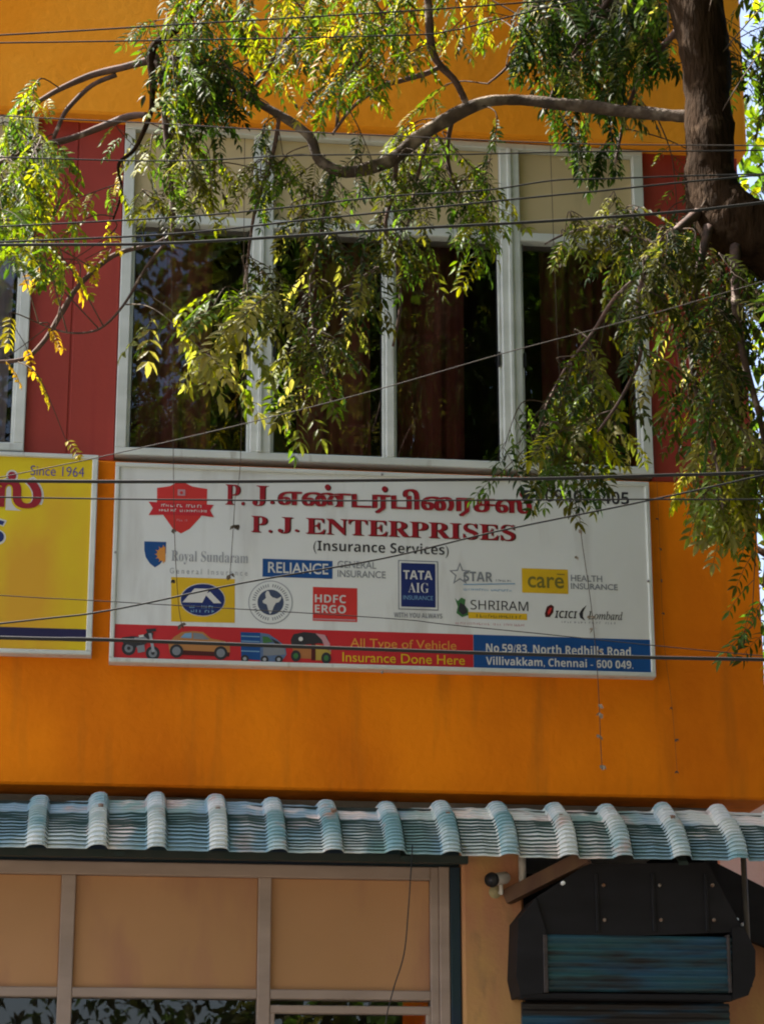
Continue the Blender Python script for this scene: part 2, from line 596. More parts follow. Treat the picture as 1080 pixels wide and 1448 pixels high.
# ------------------------------------------------------------------ the awning
def awnmat():
    m = mat('weathered_roofing_sheet', (0.6, 0.7, 0.7), 0.5, 0, 0.5)
    N, L = m.node_tree.nodes, m.node_tree.links
    b = N['Principled BSDF']
    tc = N.new('ShaderNodeTexCoord')

    def nz(sc, off, lo, hi, det=5):
        mp = N.new('ShaderNodeMapping')
        mp.inputs['Scale'].default_value = sc
        mp.inputs['Location'].default_value = off
        L.new(tc.outputs['Object'], mp.inputs[0])
        n = N.new('ShaderNodeTexNoise')
        n.inputs['Scale'].default_value = 1
        n.inputs['Detail'].default_value = det
        L.new(mp.outputs[0], n.inputs[0])
        r = N.new('ShaderNodeMapRange')
        r.inputs[1].default_value = lo
        r.inputs[2].default_value = hi
        L.new(n.outputs[0], r.inputs[0])
        return r.outputs[0]
    cur = None
    for colr, sc, off, lo, hi in (((0.27, 0.43, 0.51), (1.6, 2, 2), (3.1, 0, 0), 0.44, 0.54),
                                  ((0.27, 0.44, 0.41), (2.2, 1, 1), (9.7, 0, 0), 0.52, 0.62),
                                  ((0.92, 0.80, 0.72), (4, 5, 5), (1.2, 4, 0), 0.56, 0.68),
                                  ((0.45, 0.40, 0.38), (7, 7, 7), (5.2, 1, 7), 0.60, 0.72)):
        mx = N.new('ShaderNodeMix')
        mx.data_type = 'RGBA'
        L.new(nz(sc, off, lo, hi), mx.inputs[0])
        if cur is None:
            mx.inputs[6].default_value = (0.70, 0.75, 0.70, 1)
        else:
            L.new(cur, mx.inputs[6])
        mx.inputs[7].default_value = (*colr, 1)
        cur = mx.outputs[2]
    L.new(cur, b.inputs['Base Color'])
    return m


AWN = awnmat()
YE = -0.33
ZE = at(540, 1209, YE).z
ZA = 3.376
AW = empty('awning', (0.6, 0.0, ZE), 'pale blue-green ribbed awning over the shopfront under the orange wall', 'awning')
PIT, R0 = 0.2475, -0.258
xs = []
x = XL + 4.0
k0 = math.floor((x - R0) / PIT)
prof = [(-0.056, 0.0), (-0.048, 0.011), (-0.039, 0.025), (-0.024, 0.035), (-0.004, 0.038), (0.014, 0.036), (0.026, 0.027), (0.033, 0.011), (0.038, 0.0)]
flat = [(0.09, 0.0), (0.1237, 0.003), (0.155, 0.0)]
line, line_tag = [], []
for kk in range(k0, 40):
    c = R0 + kk * PIT
    if c > 3.35:
        break
    jit = random.uniform(-.012, .012)
    sc = random.uniform(.8, 1.15)
    for ip, (dx, h) in enumerate(prof):
        line.append((c + dx + jit, h * sc))
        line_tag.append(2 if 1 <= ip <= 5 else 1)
    for dx, h in flat:
        line.append((c + dx, h))
        line_tag.append(0)
NS = 17
rows = []
for j in range(NS):
    t0, t1 = j / NS, (j + 1) / NS
    rows.append((t0, 0.0))
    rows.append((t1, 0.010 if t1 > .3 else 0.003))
v, f, fr_, fc_ = [], [], [], []
SLN = Vector((0, (ZE - ZA), YE)).normalized()        # sheet normal
if SLN.z < 0:
    SLN = -SLN
for t, off in rows:
    base = Vector((0, YE * (1 - (1 - t) ** 1.75), ZA + (ZE - ZA) * t))
    tg = Vector((0, YE * 1.75 * max(1 - t, .08) ** .75, ZE - ZA)).normalized()
    SLN = Vector((0, tg.z, -tg.y))
    for (xx, h) in line:
        sag = 0.020 * noise.noise(Vector((xx * 1.3, t * 2, 0)))
        st = off + (0.011 * 0 if off else 0)
        stepped = 0.0
        p = base + SLN * (h + st + sag + 0.006 * noise.noise(Vector((xx * 9, t * 7, 3))))
        v.append((xx, p.y, p.z))
W_ = len(line)
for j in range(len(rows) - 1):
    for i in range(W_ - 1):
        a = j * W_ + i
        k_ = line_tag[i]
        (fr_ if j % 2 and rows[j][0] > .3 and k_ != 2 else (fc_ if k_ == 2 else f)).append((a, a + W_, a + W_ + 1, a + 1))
aw = MB()
aw.add(v, f, AWN, False)
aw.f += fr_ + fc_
aw.mi += [aw.m(noisy('teal_riser_shade', (.035, .085, .08), (.09, .13, .12), (8, 8, 8), .7))] * len(fr_) + [aw.m(noisy('sunlit_crest', (.66, .71, .69), (.24, .42, .46), (2.6, 3, 3), .6, lo=.42, hi=.6, c3=(.60, .42, .36), s3=(5, 7, 7), lo3=.6, hi3=.7))] * len(fc_)  # risers tinted dark for shade, crests tinted pale for sunlight
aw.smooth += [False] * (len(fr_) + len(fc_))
sheet = aw.build('sheet', AW)
md = sheet.modifiers.new('thickness', 'SOLIDIFY')
md.thickness = 0.004
md.offset = -1
for kk in range(k0 + 1, 14, 2):
    t_ = .34
    p_ = Vector((R0 + kk * PIT - .004, YE * (1 - (1 - t_) ** 1.75), ZA + (ZE - ZA) * t_))
    n_ = Vector((0, (ZE - ZA), -YE * 1.75 * (1 - t_) ** .75)).normalized()
    n_ = Vector((0, -abs(n_.y), abs(n_.z)))
    q = MB()
    q.tube([p_ + n_ * .034, p_ + n_ * .046, p_ + n_ * .048], [.013, .013, .007], RUST, 8)
    q.build('fixing_bolt', sheet)
STEEL = noisy('dark_green_steel', (0.02, 0.035, 0.03), (0.035, 0.04, 0.035), (9, 9, 9), 0.6)
q = MB()
q.box(XL + 4.2, 1.55, YE + 0.10, YE + 0.14, ZE - 0.015, ZE + 0.018, STEEL)
q.build('purlin', AW)
q = MB()
q.box(XL + 4.2, 2.9, -0.05, -0.004, 3.29, 3.36, STEEL)
q.build('ledger', AW)
BRN = noisy('brown_wood', (0.17, 0.095, 0.05), (0.12, 0.06, 0.04), (12, 12, 3), 0.8)
q = MB()
a, b = at(716, 1270, -0.03), at(830, 1212, YE + 0.1)
d = (b - a).normalized()
n1 = d.cross(Vector((0, 0, 1))).normalized()
n2 = n1.cross(d)
sec = [(-.028, -.03), (.028, -.03), (.028, .03), (-.028, .03)]
v = [a + n1 * i + n2 * j for i, j in sec] + [b + n1 * i + n2 * j for i, j in sec]
q.add(v, [(3, 2, 1, 0), (4, 5, 6, 7), (0, 1, 5, 4), (1, 2, 6, 5), (2, 3, 7, 6), (3, 0, 4, 7)], BRN)
st_ = q.build('strut', AW)
tag(st_, 'brown diagonal strut')
q = MB()
c = at(795, 1250, YE + .02)
q.tube([c, c + Vector((.0, -.02, 0))], .009, mat('white_knob', (.8, .8, .75), .4), 8)
q.build('bolt', st_)
q = MB()
a = at(1055, 1300, YS + 0.08)
q.tube([(a.x, a.y, 2.6), (a.x, a.y, ZE + 0.12)], 0.013, noisy('rusty_pipe', (.10, .08, .06), (.06, .05, .04), (9, 9, 9), .6), 10)
q.build('support_pole', AW)
for x in (-2.4, -1.2, 0.05, 1.25, 2.45):
    q = MB()
    q.add([(x, 0, 3.33), (x + .04, 0, 3.33), (x + .04, YE + .02, ZE - .018), (x, YE + .02, ZE - .018),
           (x, 0, 3.37), (x + .04, 0, 3.37), (x + .04, YE + .02, ZE - .002), (x, YE + .02, ZE - .002)],
          [(0, 3, 2, 1), (4, 5, 6, 7), (0, 1, 5, 4), (1, 2, 6, 5), (2, 3, 7, 6), (3, 0, 4, 7)], STEEL)
    q.build('rafter', AW)

# lean-to roof and low wall at the right
LT = empty('lean_to_roof', tuple(at(1020, 1260, 0.35)), 'black sloping lean-to roof edge under the right end of the awning', 'roof')
q = MB()
q.prism([at(x, y, 0.35) for x, y in ((950, 1196), (1000, 1214), (1180, 1306), (1180, 1372), (1090, 1330), (990, 1268), (950, 1240))], 0.5, SHK)
q.build('roof_sheet', LT)
q = MB()
q.prism([at(x, y, 0.30) for x, y in ((985, 1262), (1180, 1362), (1180, 1378), (985, 1300))], 0.045, SHK)
fas = q.build('fascia', LT)
for i in range(4):
    q = MB()
    c = at(1025 + 8 * i, 1287 + 7 * i, 0.30)
    q.tube([c, c + Vector((0, -.012, 0))], 0.008, mat('white_cap', (.8, .82, .85), .4), 8)
    q.build('bolt_cap', fas)
q = MB()
a = at(1040, 1322, 0.5)
q.bbox(2.735, 5.2, 0.5, 0.62, 0.0, a.z, TAN, 0.01)
tag(q.build('boundary_wall'), 'low tan plastered wall below the lean-to roof at the right edge', 'wall')

NH = empty('neighbour_house', (6.5, 3.8, 0), 'pale pink plastered house wall glimpsed past the right end of the awning', 'house')
PINKW = noisy('pale_pink_plaster', (.86, .66, .56), (.80, .58, .48), (2, 2, 2), .8, c3=(.5, .4, .34), s3=(6, 6, 1), lo3=.6, hi3=.8, bump=.2)
q = MB()
q.bbox(3.75, 9.5, 3.8, 7.5, 0, 4.3, PINKW, .02)
q.build('wall', NH)
q = MB()
q.bbox(3.6, 9.7, 3.6, 7.7, 4.3, 4.45, CONC, .02)
q.build('roof', NH)

# ------------------------------------------------------------------ camera on the pillar and its pipe
WHITEP = noisy('white_plastic', (0.66, 0.62, 0.55), (0.55, 0.5, 0.44), (20, 20, 20), 0.45)
cc = at(706, 1243, -0.09)
CV = empty('security_camera', tuple(at(712, 1250, -0.02)), 'small white and black security camera fixed to the tan pillar under the awning', 'security camera')
dirv = Vector((-0.55, -0.6, -0.16)).normalized()
q = MB()
q.tube([cc - dirv * 0.06, cc - dirv * 0.045, cc + dirv * 0.045, cc + dirv * 0.05], [0.02, 0.027, 0.027, 0.025], WHITEP, 14)
q.build('housing', CV)
q = MB()
q.tube([cc + dirv * 0.05, cc + dirv * 0.06, cc + dirv * 0.075], [0.030, 0.033, 0.030], BLACK, 16)
q.tube([cc + dirv * 0.075, cc + dirv * 0.0765], [0.012, 0.012], mat('lens_glass', (.05, .05, .06), .1), 12)
q.build('lens_hood', CV)
q = MB()
q.tube([cc - dirv * 0.01 + Vector((0, 0, -.02)), cc + Vector((0.01, 0.02, -.06)), at(706, 1262, -0.02)], [0.009, .009, .011], WHITEP, 8)
q.tube([at(700, 1262, -0.035), at(700, 1262, -0.02)], 0.028, noisy('dusty_plate', (.4, .33, .16), (.3, .26, .14), (20, 20, 20), .7), 14)
q.build('bracket', CV)
q = MB()
a = at(738, 1216, -0.05)
b = at(738, 1252, -0.05)
q.tube([(a.x, -.05, 3.16), (a.x, -.05, b.z)], 0.017, WHITEP, 10)
tag(q.build('conduit_pipe'), 'short white pipe hanging under the awning beside the security camera', 'pipe')

# ------------------------------------------------------------------ printing on the signs
SY = -0.055


def ms(s, up, lo, dg=None):
    o = ''
    for c in s:
        if 'A' <= c <= 'Z':
            o += chr(up + ord(c) - 65)
        elif 'a' <= c <= 'z':
            o += chr(lo + ord(c) - 97)
        elif c.isdigit() and dg:
            o += chr(dg + ord(c) - 48)
        else:
            o += c
    return o


def serif(s): return ms(s, 0x1D400, 0x1D41A, 0x1D7CE)
def bold(s): return ms(s, 0x1D5D4, 0x1D5EE, 0x1D7EC)
def bital(s): return ms(s, 0x1D63C, 0x1D656)


def glyphs(body, offset=0.0):
    c = bpy.data.curves.new('t', 'FONT')
    c.body = body
    c.offset = offset
    c.resolution_u = 4
    o = bpy.data.objects.new('t', c)
    COL.objects.link(o)
    me = bpy.data.meshes.new_from_object(o)
    V = [(v.co.x, v.co.y) for v in me.vertices]
    F = [tuple(p.vertices) for p in me.polygons]
    bpy.data.objects.remove(o)
    bpy.data.curves.remove(c)
    bpy.data.meshes.remove(me)
    return V, F


class Print(MB):
    """flat printing on the sign's face, laid in layers 0.8 mm apart"""

    def text(self, body, x0, x1, y0, y1, material, layer=3, offset=0.0, shift=(0, 0)):
        """x0..x1 pixels of the photograph, y0 / y1 top / bottom at the left end"""
        V, F = glyphs(body, offset)
        a, b, c = at(x0, y1, SY), at(x0, y0, SY), at(x1, (y0 + y1) / 2 + (x1 - x0) * 0.03, SY)
        X = [p[0] for p in V]
        Z = [p[1] for p in V]
        sx = (c.x - a.x) / (max(X) - min(X))
        sz = (b.z - a.z) / (max(Z) - min(Z))
        y = SY - 0.0008 * layer
        self.add([(a.x + (p[0] - min(X)) * sx + shift[0], y, a.z + (p[1] - min(Z)) * sz + shift[1]) for p in V], F, material)
        return self

    def poly(self, pts, material, layer=1):
        y = SY - 0.0008 * layer
        P = [at(px, py, SY) for px, py in pts]
        n = len(P)
        area = sum(P[i].x * P[(i + 1) % n].z - P[(i + 1) % n].x * P[i].z for i in range(n))
        if area < 0:
            P = P[::-1]
        self.add([(p.x, y, p.z) for p in P], [tuple(range(n))], material)
        return self

    def rect(self, x0, y0, x1, y1, material, layer=1):
        a, b = at(x0, y1, SY), at(x0, y0, SY)
        c = at(x1, (y0 + y1) / 2 + (x1 - x0) * 0.03, SY)
        y = SY - 0.0008 * layer
        self.add([(a.x, y, a.z), (c.x, y, a.z), (c.x, y, b.z), (a.x, y, b.z)], [(0, 1, 2, 3)], material)
        return self

    def disc(self, cx, cy, rx, ry, material, layer=1, n=28, a0=0, a1=2 * math.pi):
        pts = [(cx + rx * math.cos(a0 + (a1 - a0) * i / n), cy + ry * math.sin(a0 + (a1 - a0) * i / n)) for i in range(n + (0 if a1 - a0 > 6.2 else 1))]
        return self.poly(pts, material, layer)

    def dashes(self, x0, x1, y, h, material, layer=3, seed=1, gap=0.35, slope=0.03):
        """fine print too small to read: uneven letter-sized marks"""
        rr = random.Random(seed)
        x = x0
        while x < x1:
            w_ = rr.uniform(.6, 1.3) * h * .7
            if rr.random() > .14:
                yy = y + (x - x0) * slope
                hh = h * rr.uniform(.7, 1)
                self.poly([(x, yy), (x + w_ * .35, yy), (x + w_ * .35, yy - hh), (x, yy - hh)], material, layer)
                if rr.random() > .4:
                    y2 = yy - hh * rr.choice([0, .4, .8])
                    self.poly([(x + w_ * .35, y2), (x + w_, y2), (x + w_, y2 - h * .25), (x + w_ * .35, y2 - h * .25)], material, layer)
            x += w_ * (1 + gap)
        return self


def ink(n, c, r=0.45):
    return noisy(n, c, tuple(k * 0.86 for k in c), (4, 4, 4), r, spec=0.35)


I_WHITE = ink('ink_white', (.62, .62, .58))
I_RED = ink('ink_red', (.30, .010, .020))
I_BRED = ink('ink_bright_red', (.58, .035, .03))
I_MAR = ink('ink_maroon', (.07, .012, .012))
I_BLK = ink('ink_black', (.03, .03, .035))
I_GREY = ink('ink_grey', (.20, .22, .24))
I_LGREY = ink('ink_light_grey', (.33, .35, .37))
I_NAVY = ink('ink_navy', (.012, .025, .13))
I_BLUE = ink('ink_blue', (.008, .07, .24))
I_LBLUE = ink('ink_light_blue', (.18, .34, .50))
I_YEL = ink('ink_yellow', (.66, .42, .015))
I_ORA = ink('ink_orange', (.68, .28, .05))
I_GRN = ink('ink_green', (.05, .16, .05))
I_PINK = ink('ink_pink', (.50, .26, .28))
I_PURP = ink('ink_purple', (.09, .07, .30))
I_OLIVE = ink('ink_olive', (.17, .15, .03))

# ---- the white sign
SG = empty('sign_board', (1.22, 0, 3.978), 'white insurance shop sign with red Tamil and English title under the wide window', 'sign')
FLEX = noisy('white_flex', (.66, .69, .66), (.61, .63, .60), (1.5, 1.5, 1.5), .5, c3=(.38, .37, .33), s3=(9, 9, 1.4), lo3=.55, hi3=.8, fac3=.7, bump=.35, bscale=7)
q = MB()
q.box(0.012, 2.428, SY, -0.012, 3.99, 4.884, FLEX)
q.build('panel', SG)
q = MB()
fw = 0.02
for (x0, x1, z0, z1) in ((0, 2.442, 3.977, 3.977 + fw), (0, 2.442, 4.897 - fw, 4.897), (0, fw, 3.977 + fw, 4.897 - fw), (2.442 - fw, 2.442, 3.977 + fw, 4.897 - fw)):
    q.bbox(x0, x1, SY - 0.012, -0.0, z0, z1, ALU, .004)
fo = q.build('frame', SG)
for (x, y) in ((163, 781), (916, 822), (540, 671), (540, 951)):
    c = at(x, y, SY - .012)
    q = MB()
    q.tube([c + Vector((0, .002, 0)), c + Vector((0, -.003, 0))], .006, mat('screw_steel', (.25, .24, .22), .4, .6), 8)
    q.build('screw', fo)

q = Print()
T = 'எணடரபிைரசஸ'          # the dots above are set below, at the sign's own size
for x_, y_ in ((463, 689), (543.5, 691.5), (738, 699)):
    q.disc(x_ + 1.2, y_ + 1, 4.2, 4.2, I_MAR, 2, 16)
    q.disc(x_, y_, 4, 4, I_RED, 3, 16)
for i in range(4):
    q.text(T, 392 + i * 1.2, 748 + i * 1.2, 685, 721, I_MAR if i == 0 else I_RED, 2 + i, 0.004)
for i in range(2):
    q.text(serif('P.'), 320 - i * 1.6, 347 - i * 1.6, 685, 714, I_RED if i else I_MAR, 2 + i, 0.0)
    q.text(serif('J.'), 358 - i * 1.6, 389 - i * 1.6, 686.5, 715.5, I_RED if i else I_MAR, 2 + i, 0.0)
q.build('tamil_title', SG)
q = Print()
for i in range(2):
    for t_, x0_, x1_, y_ in (('P.', 355, 384, 729.5), ('J.', 392.5, 422, 731), ('ENTERPRISES', 432, 727.5, 732)):
        q.text(serif(t_), x0_ + 2 - 2 * i, x1_ + 2 - 2 * i, y_ + .8 - .8 * i, y_ + 23.8 - .8 * i, I_RED if i else I_MAR, 2 + i, 0.002)
q.build('english_title', SG)
q = Print()
q.text(bold('(Insurance Services)'), 443, 634, 763.5, 783, I_BLK, 2, -0.006)
q.build('subtitle', SG)
q = Print()
q.text(bold('9094024405'), 757, 889, 691, 709, I_BLK, 2)
q.rect(738, 693, 749, 707, I_BLK, 2)
q.build('phone_number', SG)

q = Print()          # red badge
q.poly([(222, 690), (240, 687.5), (248, 683.5), (256, 682), (264, 684), (272, 688), (293, 691.5), (292.5, 714), (283, 732), (268, 748), (256, 754.5), (245, 748.5), (232, 730), (222, 712)], I_BRED, 1)
q.poly([(210, 709.5), (302, 714), (297, 722), (302.5, 731.5), (287, 729.5), (232, 728), (210, 728.5), (216, 718.5)], ink('ink_ribbon_red', (.50, .02, .03)), 2)
q.rect(251, 692, 262, 701, I_PINK, 3)
q.disc(256.5, 697, 2.2, 2.2, I_BRED, 4, 10)
q.dashes(228, 284, 716.5, 4, I_WHITE, 3, 3)
q.dashes(222, 292, 723, 4, I_WHITE, 3, 4)
q.dashes(250, 264, 737, 3, I_PINK, 3, 5)
tag(q.build('printed_badge', SG), 'red award badge')
q = Print()          # shield with half sun
q.poly([(204, 765.5), (235, 766.5), (234.5, 782), (231, 792), (226, 798), (219, 802.5), (212, 797), (206, 788), (204, 778)], I_BLUE, 1)
q.disc(233.8, 784, 12, 10.5, I_ORA, 2, 16, math.pi * .5, math.pi * 1.5)
for i in range(7):
    a = math.pi * (.55 + .9 * i / 6)
    q.poly([(233 + 11 * math.cos(a - .1), 784 + 10 * math.sin(a - .1)), (233 + 15 * math.cos(a), 784 + 14 * math.sin(a)), (233 + 11 * math.cos(a + .1), 784 + 10 * math.sin(a + .1))], I_ORA, 3)
q.text(serif('Royal Sundaram'), 242, 351, 778, 797.5, I_LGREY, 2, -0.006)
q.text('G e n e r a l   I n s u r a n c e', 240, 350, 803, 811, I_LGREY, 2)
tag(q.build('printed_logo', SG), 'blue shield logo with an orange half sun')
q = Print()
q.rect(371, 790, 470, 815.5, I_BLUE, 1)
q.text('RELIANCE', 379, 464, 794.5, 810, I_WHITE, 2, 0.012)
q.text('GENERAL', 477, 532, 793, 803, I_GREY, 2, 0.006)
q.text('INSURANCE', 477, 545, 806, 816, I_GREY, 2, 0.006)
tag(q.build('printed_logo', SG), 'dark blue bar logo with white capitals')
q = Print()
q.poly([(242, 816), (332, 819), (332, 881), (242, 879)], I_YEL, 1)
q.disc(286.5, 848.5, 32, 23.5, I_WHITE, 2)
q.disc(286.5, 848.5, 31, 22.5, I_NAVY, 3)
q.poly([(258, 852), (275, 832.5), (296, 833), (286, 852.5)], I_WHITE, 4)
q.poly([(290, 841), (297, 837), (313, 853.5), (302, 853.5)], I_WHITE, 5)
q.dashes(268, 304, 860, 4.2, I_LBLUE, 4, 8)
q.dashes(270, 302, 866, 4.2, I_LBLUE, 4, 9)
tag(q.build('printed_logo', SG), 'yellow square logo with a dark blue oval')
q = Print()
q.disc(382.5, 852, 31.5, 31, I_LGREY, 1, 36)
q.disc(382.5, 852, 30, 29.5, FLEX, 2, 36)
q.disc(382.5, 852, 18.5, 18, ink('ink_slate', (.05, .07, .13)), 3, 30)
for i in range(44):
    a = 2 * math.pi * i / 44
    if i % 11 == 0:
        continue
    c, s_ = math.cos(a), math.sin(a)
    q.poly([(382.5 + r1 * c - w1 * s_, 852 + r1 * s_ + w1 * c) for r1, w1 in ((21.5, -.7), (21.5, .7), (26, .9), (26, -.5))], I_GREY, 3)
q.poly([(377, 836), (380, 836.5), (382, 842), (385, 845), (392, 847), (398, 843.5), (397, 848), (394, 852), (390, 853), (387, 858), (384, 866), (381.5, 869), (379, 862), (377, 855), (372, 853), (371, 850), (376, 846), (375, 840)], I_WHITE, 4)
tag(q.build('printed_logo', SG), 'round grey seal with a white map')
q = Print()
q.rect(442, 830, 505, 878, I_BRED, 1)
q.text(bold('HDFC'), 445, 489, 840.5, 852, I_WHITE, 2)
q.text(bold('ERGO'), 445, 489, 855, 866.5, I_WHITE, 2)
q.rect(443, 874.5, 503, 876.5, I_PINK, 2)
tag(q.build('printed_logo', SG), 'red square logo with white capitals')
q = Print()
q.rect(563, 792, 619.5, 862, I_GREY, 1)
q.rect(564.5, 793.5, 618, 860.5, FLEX, 2)
q.rect(567, 796, 615.5, 858, I_NAVY, 3)
q.text(bold('TATA'), 570, 611, 806.5, 819, I_WHITE, 4)
q.text(serif('AIG'), 577, 606, 824, 838, I_WHITE, 4, -0.008)
q.text('INSURANCE', 570, 612, 842, 848, I_LBLUE, 4)
q.text(bold('WITH YOU ALWAYS'), 557, 625, 866, 873, I_GREY, 2)
tag(q.build('printed_logo', SG), 'navy upright logo in a thin grey frame')
q = Print()
so_ = [(650 + (16 if i % 2 == 0 else 7) * math.sin(math.pi * i / 5), 812 - (17 if i % 2 == 0 else 7.5) * math.cos(math.pi * i / 5)) for i in range(10)]
si_ = [(650 + (12 if i % 2 == 0 else 5) * math.sin(math.pi * i / 5), 812 - (13 if i % 2 == 0 else 5.4) * math.cos(math.pi * i / 5)) for i in range(10)]
q.poly(so_, I_GREY, 1)
q.poly(si_, FLEX, 2)
q.text(bold('STAR'), 655, 696, 808, 822, I_GREY, 3)
q.dashes(701, 722, 822.5, 3.5, I_GREY, 3, 12)
q.poly([(655, 826), (728, 825), (728, 826.5), (655, 827.5)], I_LBLUE, 3)
q.dashes(655, 726, 835, 3.2, I_LBLUE, 3, 13)
tag(q.build('printed_logo', SG), 'outlined star logo with grey capitals')
q = Print()
q.rect(738, 803.5, 803, 838, I_YEL, 1)
q.text('care', 746, 797, 815, 831, I_OLIVE, 2, 0.012)
q.rect(787, 811.5, 798, 813, I_OLIVE, 2)
q.text('HEALTH', 807, 851, 813, 822, I_GREY, 2, 0.012)
q.text('INSURANCE', 807, 873, 824.5, 833, I_GREY, 2, 0.012)
tag(q.build('printed_logo', SG), 'yellow bar logo with lower-case lettering')
q = Print()
q.poly([(643, 846), (647, 850), (652, 845), (658, 848), (657, 856), (662, 862), (662, 870), (653, 873), (645, 867), (647, 858)], I_GRN, 1)
q.poly([(650, 852), (657, 856), (661, 866), (654, 870), (648, 864)], I_BLK, 2)
q.text(ms('SHRIRAM', 0x1D5A0, 0x1D5BA), 665, 746.5, 848.5, 862, I_BLK, 2)
q.rect(662, 865.5, 745, 874.5, I_YEL, 1)
q.dashes(668, 742, 873, 4.5, I_OLIVE, 2, 15)
q.dashes(644, 746, 883, 3.5, I_PINK, 1, 16)
tag(q.build('printed_logo', SG), 'green emblem logo with a yellow bar')
q = Print()
q.poly([(770, 868), (773, 858), (779, 855), (783, 858), (782, 866), (777, 873), (771, 873)], I_MAR, 1)
q.poly([(774, 866), (777, 860), (780, 860), (778, 866), (775, 870)], I_BRED, 2)
q.text(bital('ICICI'), 784, 816, 863.5, 874, I_BLK, 2)
q.poly([(829, 856), (823, 861), (818.5, 868), (820, 874), (827, 878), (824, 872), (824, 866)], I_BLK, 2)
q.text(ms('Lombard', 0x1D434, 0x1D44E), 831, 880, 864, 876, I_BLK, 2, 0.006)
q.dashes(794, 872, 881, 3.2, I_GREY, 2, 18, 1.2)
tag(q.build('printed_logo', SG), 'small maroon emblem logo with italic capitals')

q = Print()
a, b, c = at(163, 938, SY), at(163, 882.5, SY), at(669, 920, SY)
d = at(916, 930, SY)
y = SY - .0008
q.add([(fw, y, 3.977 + fw), (c.x, y, 3.977 + fw), (c.x, y, b.z), (fw, y, b.z)], [(0, 1, 2, 3)], ink('ink_band_red', (.50, .022, .028)))
q.build('red_band', SG)
zband = b.z
q = Print()
q.add([(c.x + .001, y, 3.977 + fw), (2.442 - fw, y, 3.977 + fw), (2.442 - fw, y, zband), (c.x + .001, y, zband)], [(0, 1, 2, 3)], I_BLUE)
q.build('blue_band', SG)
q = Print()
q.text('All Type of Vehicle', 495, 645, 902.5, 919, I_ORA, 3, 0.006)
q.text('Insurance Done Here', 484, 657, 922.5, 936, I_YEL, 3, 0.006)
q.build('slogan', SG)
q = Print()
q.text(bold('No.59/83, North Redhills Road,'), 687, 895, 909.5, 924.5, I_WHITE, 3)
q.text(bold('Villivakkam, Chennai - 600 049.'), 687, 895, 928.5, 942, I_WHITE, 3)
q.build('address', SG)
# printed vehicles
q = Print()
for cx_, cy_ in ((182, 917), (216, 924)):
    q.disc(cx_, cy_, 10, 10, I_BLK, 2)
    q.disc(cx_, cy_, 6, 6, I_GREY, 3)
    q.disc(cx_, cy_, 2.5, 2.5, I_BLK, 4)
q.poly([(172, 902), (186, 900), (200, 901), (210, 893), (217, 895), (215, 904), (206, 911), (196, 917), (184, 913), (174, 910)], I_BLK, 5)
q.poly([(190, 902), (204, 900), (209, 905), (200, 910), (190, 908)], I_GREY, 6)
q.poly([(206, 890), (220, 889), (221, 893), (208, 895)], I_BLK, 6)
q.poly([(193, 914), (204, 912), (205, 922), (195, 924)], I_GREY, 6)
q.poly([(210, 896), (214, 896), (219, 922), (215, 923)], I_LGREY, 7)
q.poly([(196, 899), (203, 898), (203, 901), (197, 902)], I_WHITE, 7)
tag(q.build('printed_motorcycle', SG), 'printed black motorcycle')
q = Print()
q.poly([(238, 910), (246, 901), (257, 894), (272, 892.5), (287, 894), (298, 903), (318, 907), (325, 913), (325, 925), (300, 927), (270, 927), (240, 924)], ink('ink_car', (.42, .19, .06)), 2)
q.poly([(255, 902), (261, 896), (271, 895), (271, 903)], I_LBLUE, 3)
q.poly([(273, 895), (286, 896.5), (296, 905), (273, 904)], I_GREY, 3)
q.poly([(240, 919), (325, 923), (324, 929), (242, 926)], I_MAR, 3)
for cx_ in (249.5, 312):
    q.disc(cx_, 921 + (cx_ - 249) * .045, 9.5, 9.5, I_BLK, 4)
    q.disc(cx_, 921 + (cx_ - 249) * .045, 6, 6, I_GREY, 5)
tag(q.build('printed_car', SG), 'printed orange car')
q = Print()
q.poly([(340, 894), (368, 895), (368, 934), (341, 932)], I_BLUE, 2)
for i in range(4):
    q.poly([(341, 899 + i * 7), (367, 900 + i * 7), (367, 901.5 + i * 7), (341, 900.5 + i * 7)], I_LBLUE, 3)
q.poly([(368, 895), (380, 897), (392, 905), (403, 914), (405, 926), (398, 936), (368, 936)], ink('ink_van', (.10, .16, .28)), 3)
q.poly([(371, 900), (379, 901), (386, 908), (372, 910)], I_GRN, 4)
q.poly([(383, 903), (392, 907), (399, 913), (389, 911)], I_BLK, 4)
q.poly([(372, 914), (402, 917), (404, 926), (372, 928)], I_GREY, 4)
for cx_, cy_ in ((374, 933), (394, 933), (346, 932)):
    q.disc(cx_, cy_, 5.5, 5.5, I_BLK, 5)
    q.disc(cx_, cy_, 2.5, 2.5, I_LGREY, 6)
tag(q.build('printed_van', SG), 'printed blue and grey van')
q = Print()
q.poly([(411, 905), (415, 897), (430, 894), (450, 896), (462, 900), (466, 912), (450, 910), (412, 914)], I_BLK, 2)
q.poly([(446, 896), (459, 898), (466, 910), (468, 922), (460, 918), (455, 905)], I_PINK, 3)
q.poly([(412, 914), (442, 914), (444, 932), (418, 931)], ink('ink_rust', (.38, .15, .05)), 2)
q.poly([(444, 912), (464, 914), (468, 924), (460, 934), (444, 934)], ink('ink_ochre', (.42, .30, .06)), 3)
q.poly([(440, 911), (446, 911), (446, 934), (440, 934)], I_MAR, 4)
q.disc(425, 904, 3.2, 3.2, I_WHITE, 5, 10)
for cx_, cy_ in ((418, 928), (461, 931)):
    q.disc(cx_, cy_, 7, 8, I_BLK, 5)
    q.disc(cx_, cy_, 3.4, 4, I_GRN, 6)
tag(q.build('printed_autorickshaw', SG), 'printed black and yellow three-wheeler')

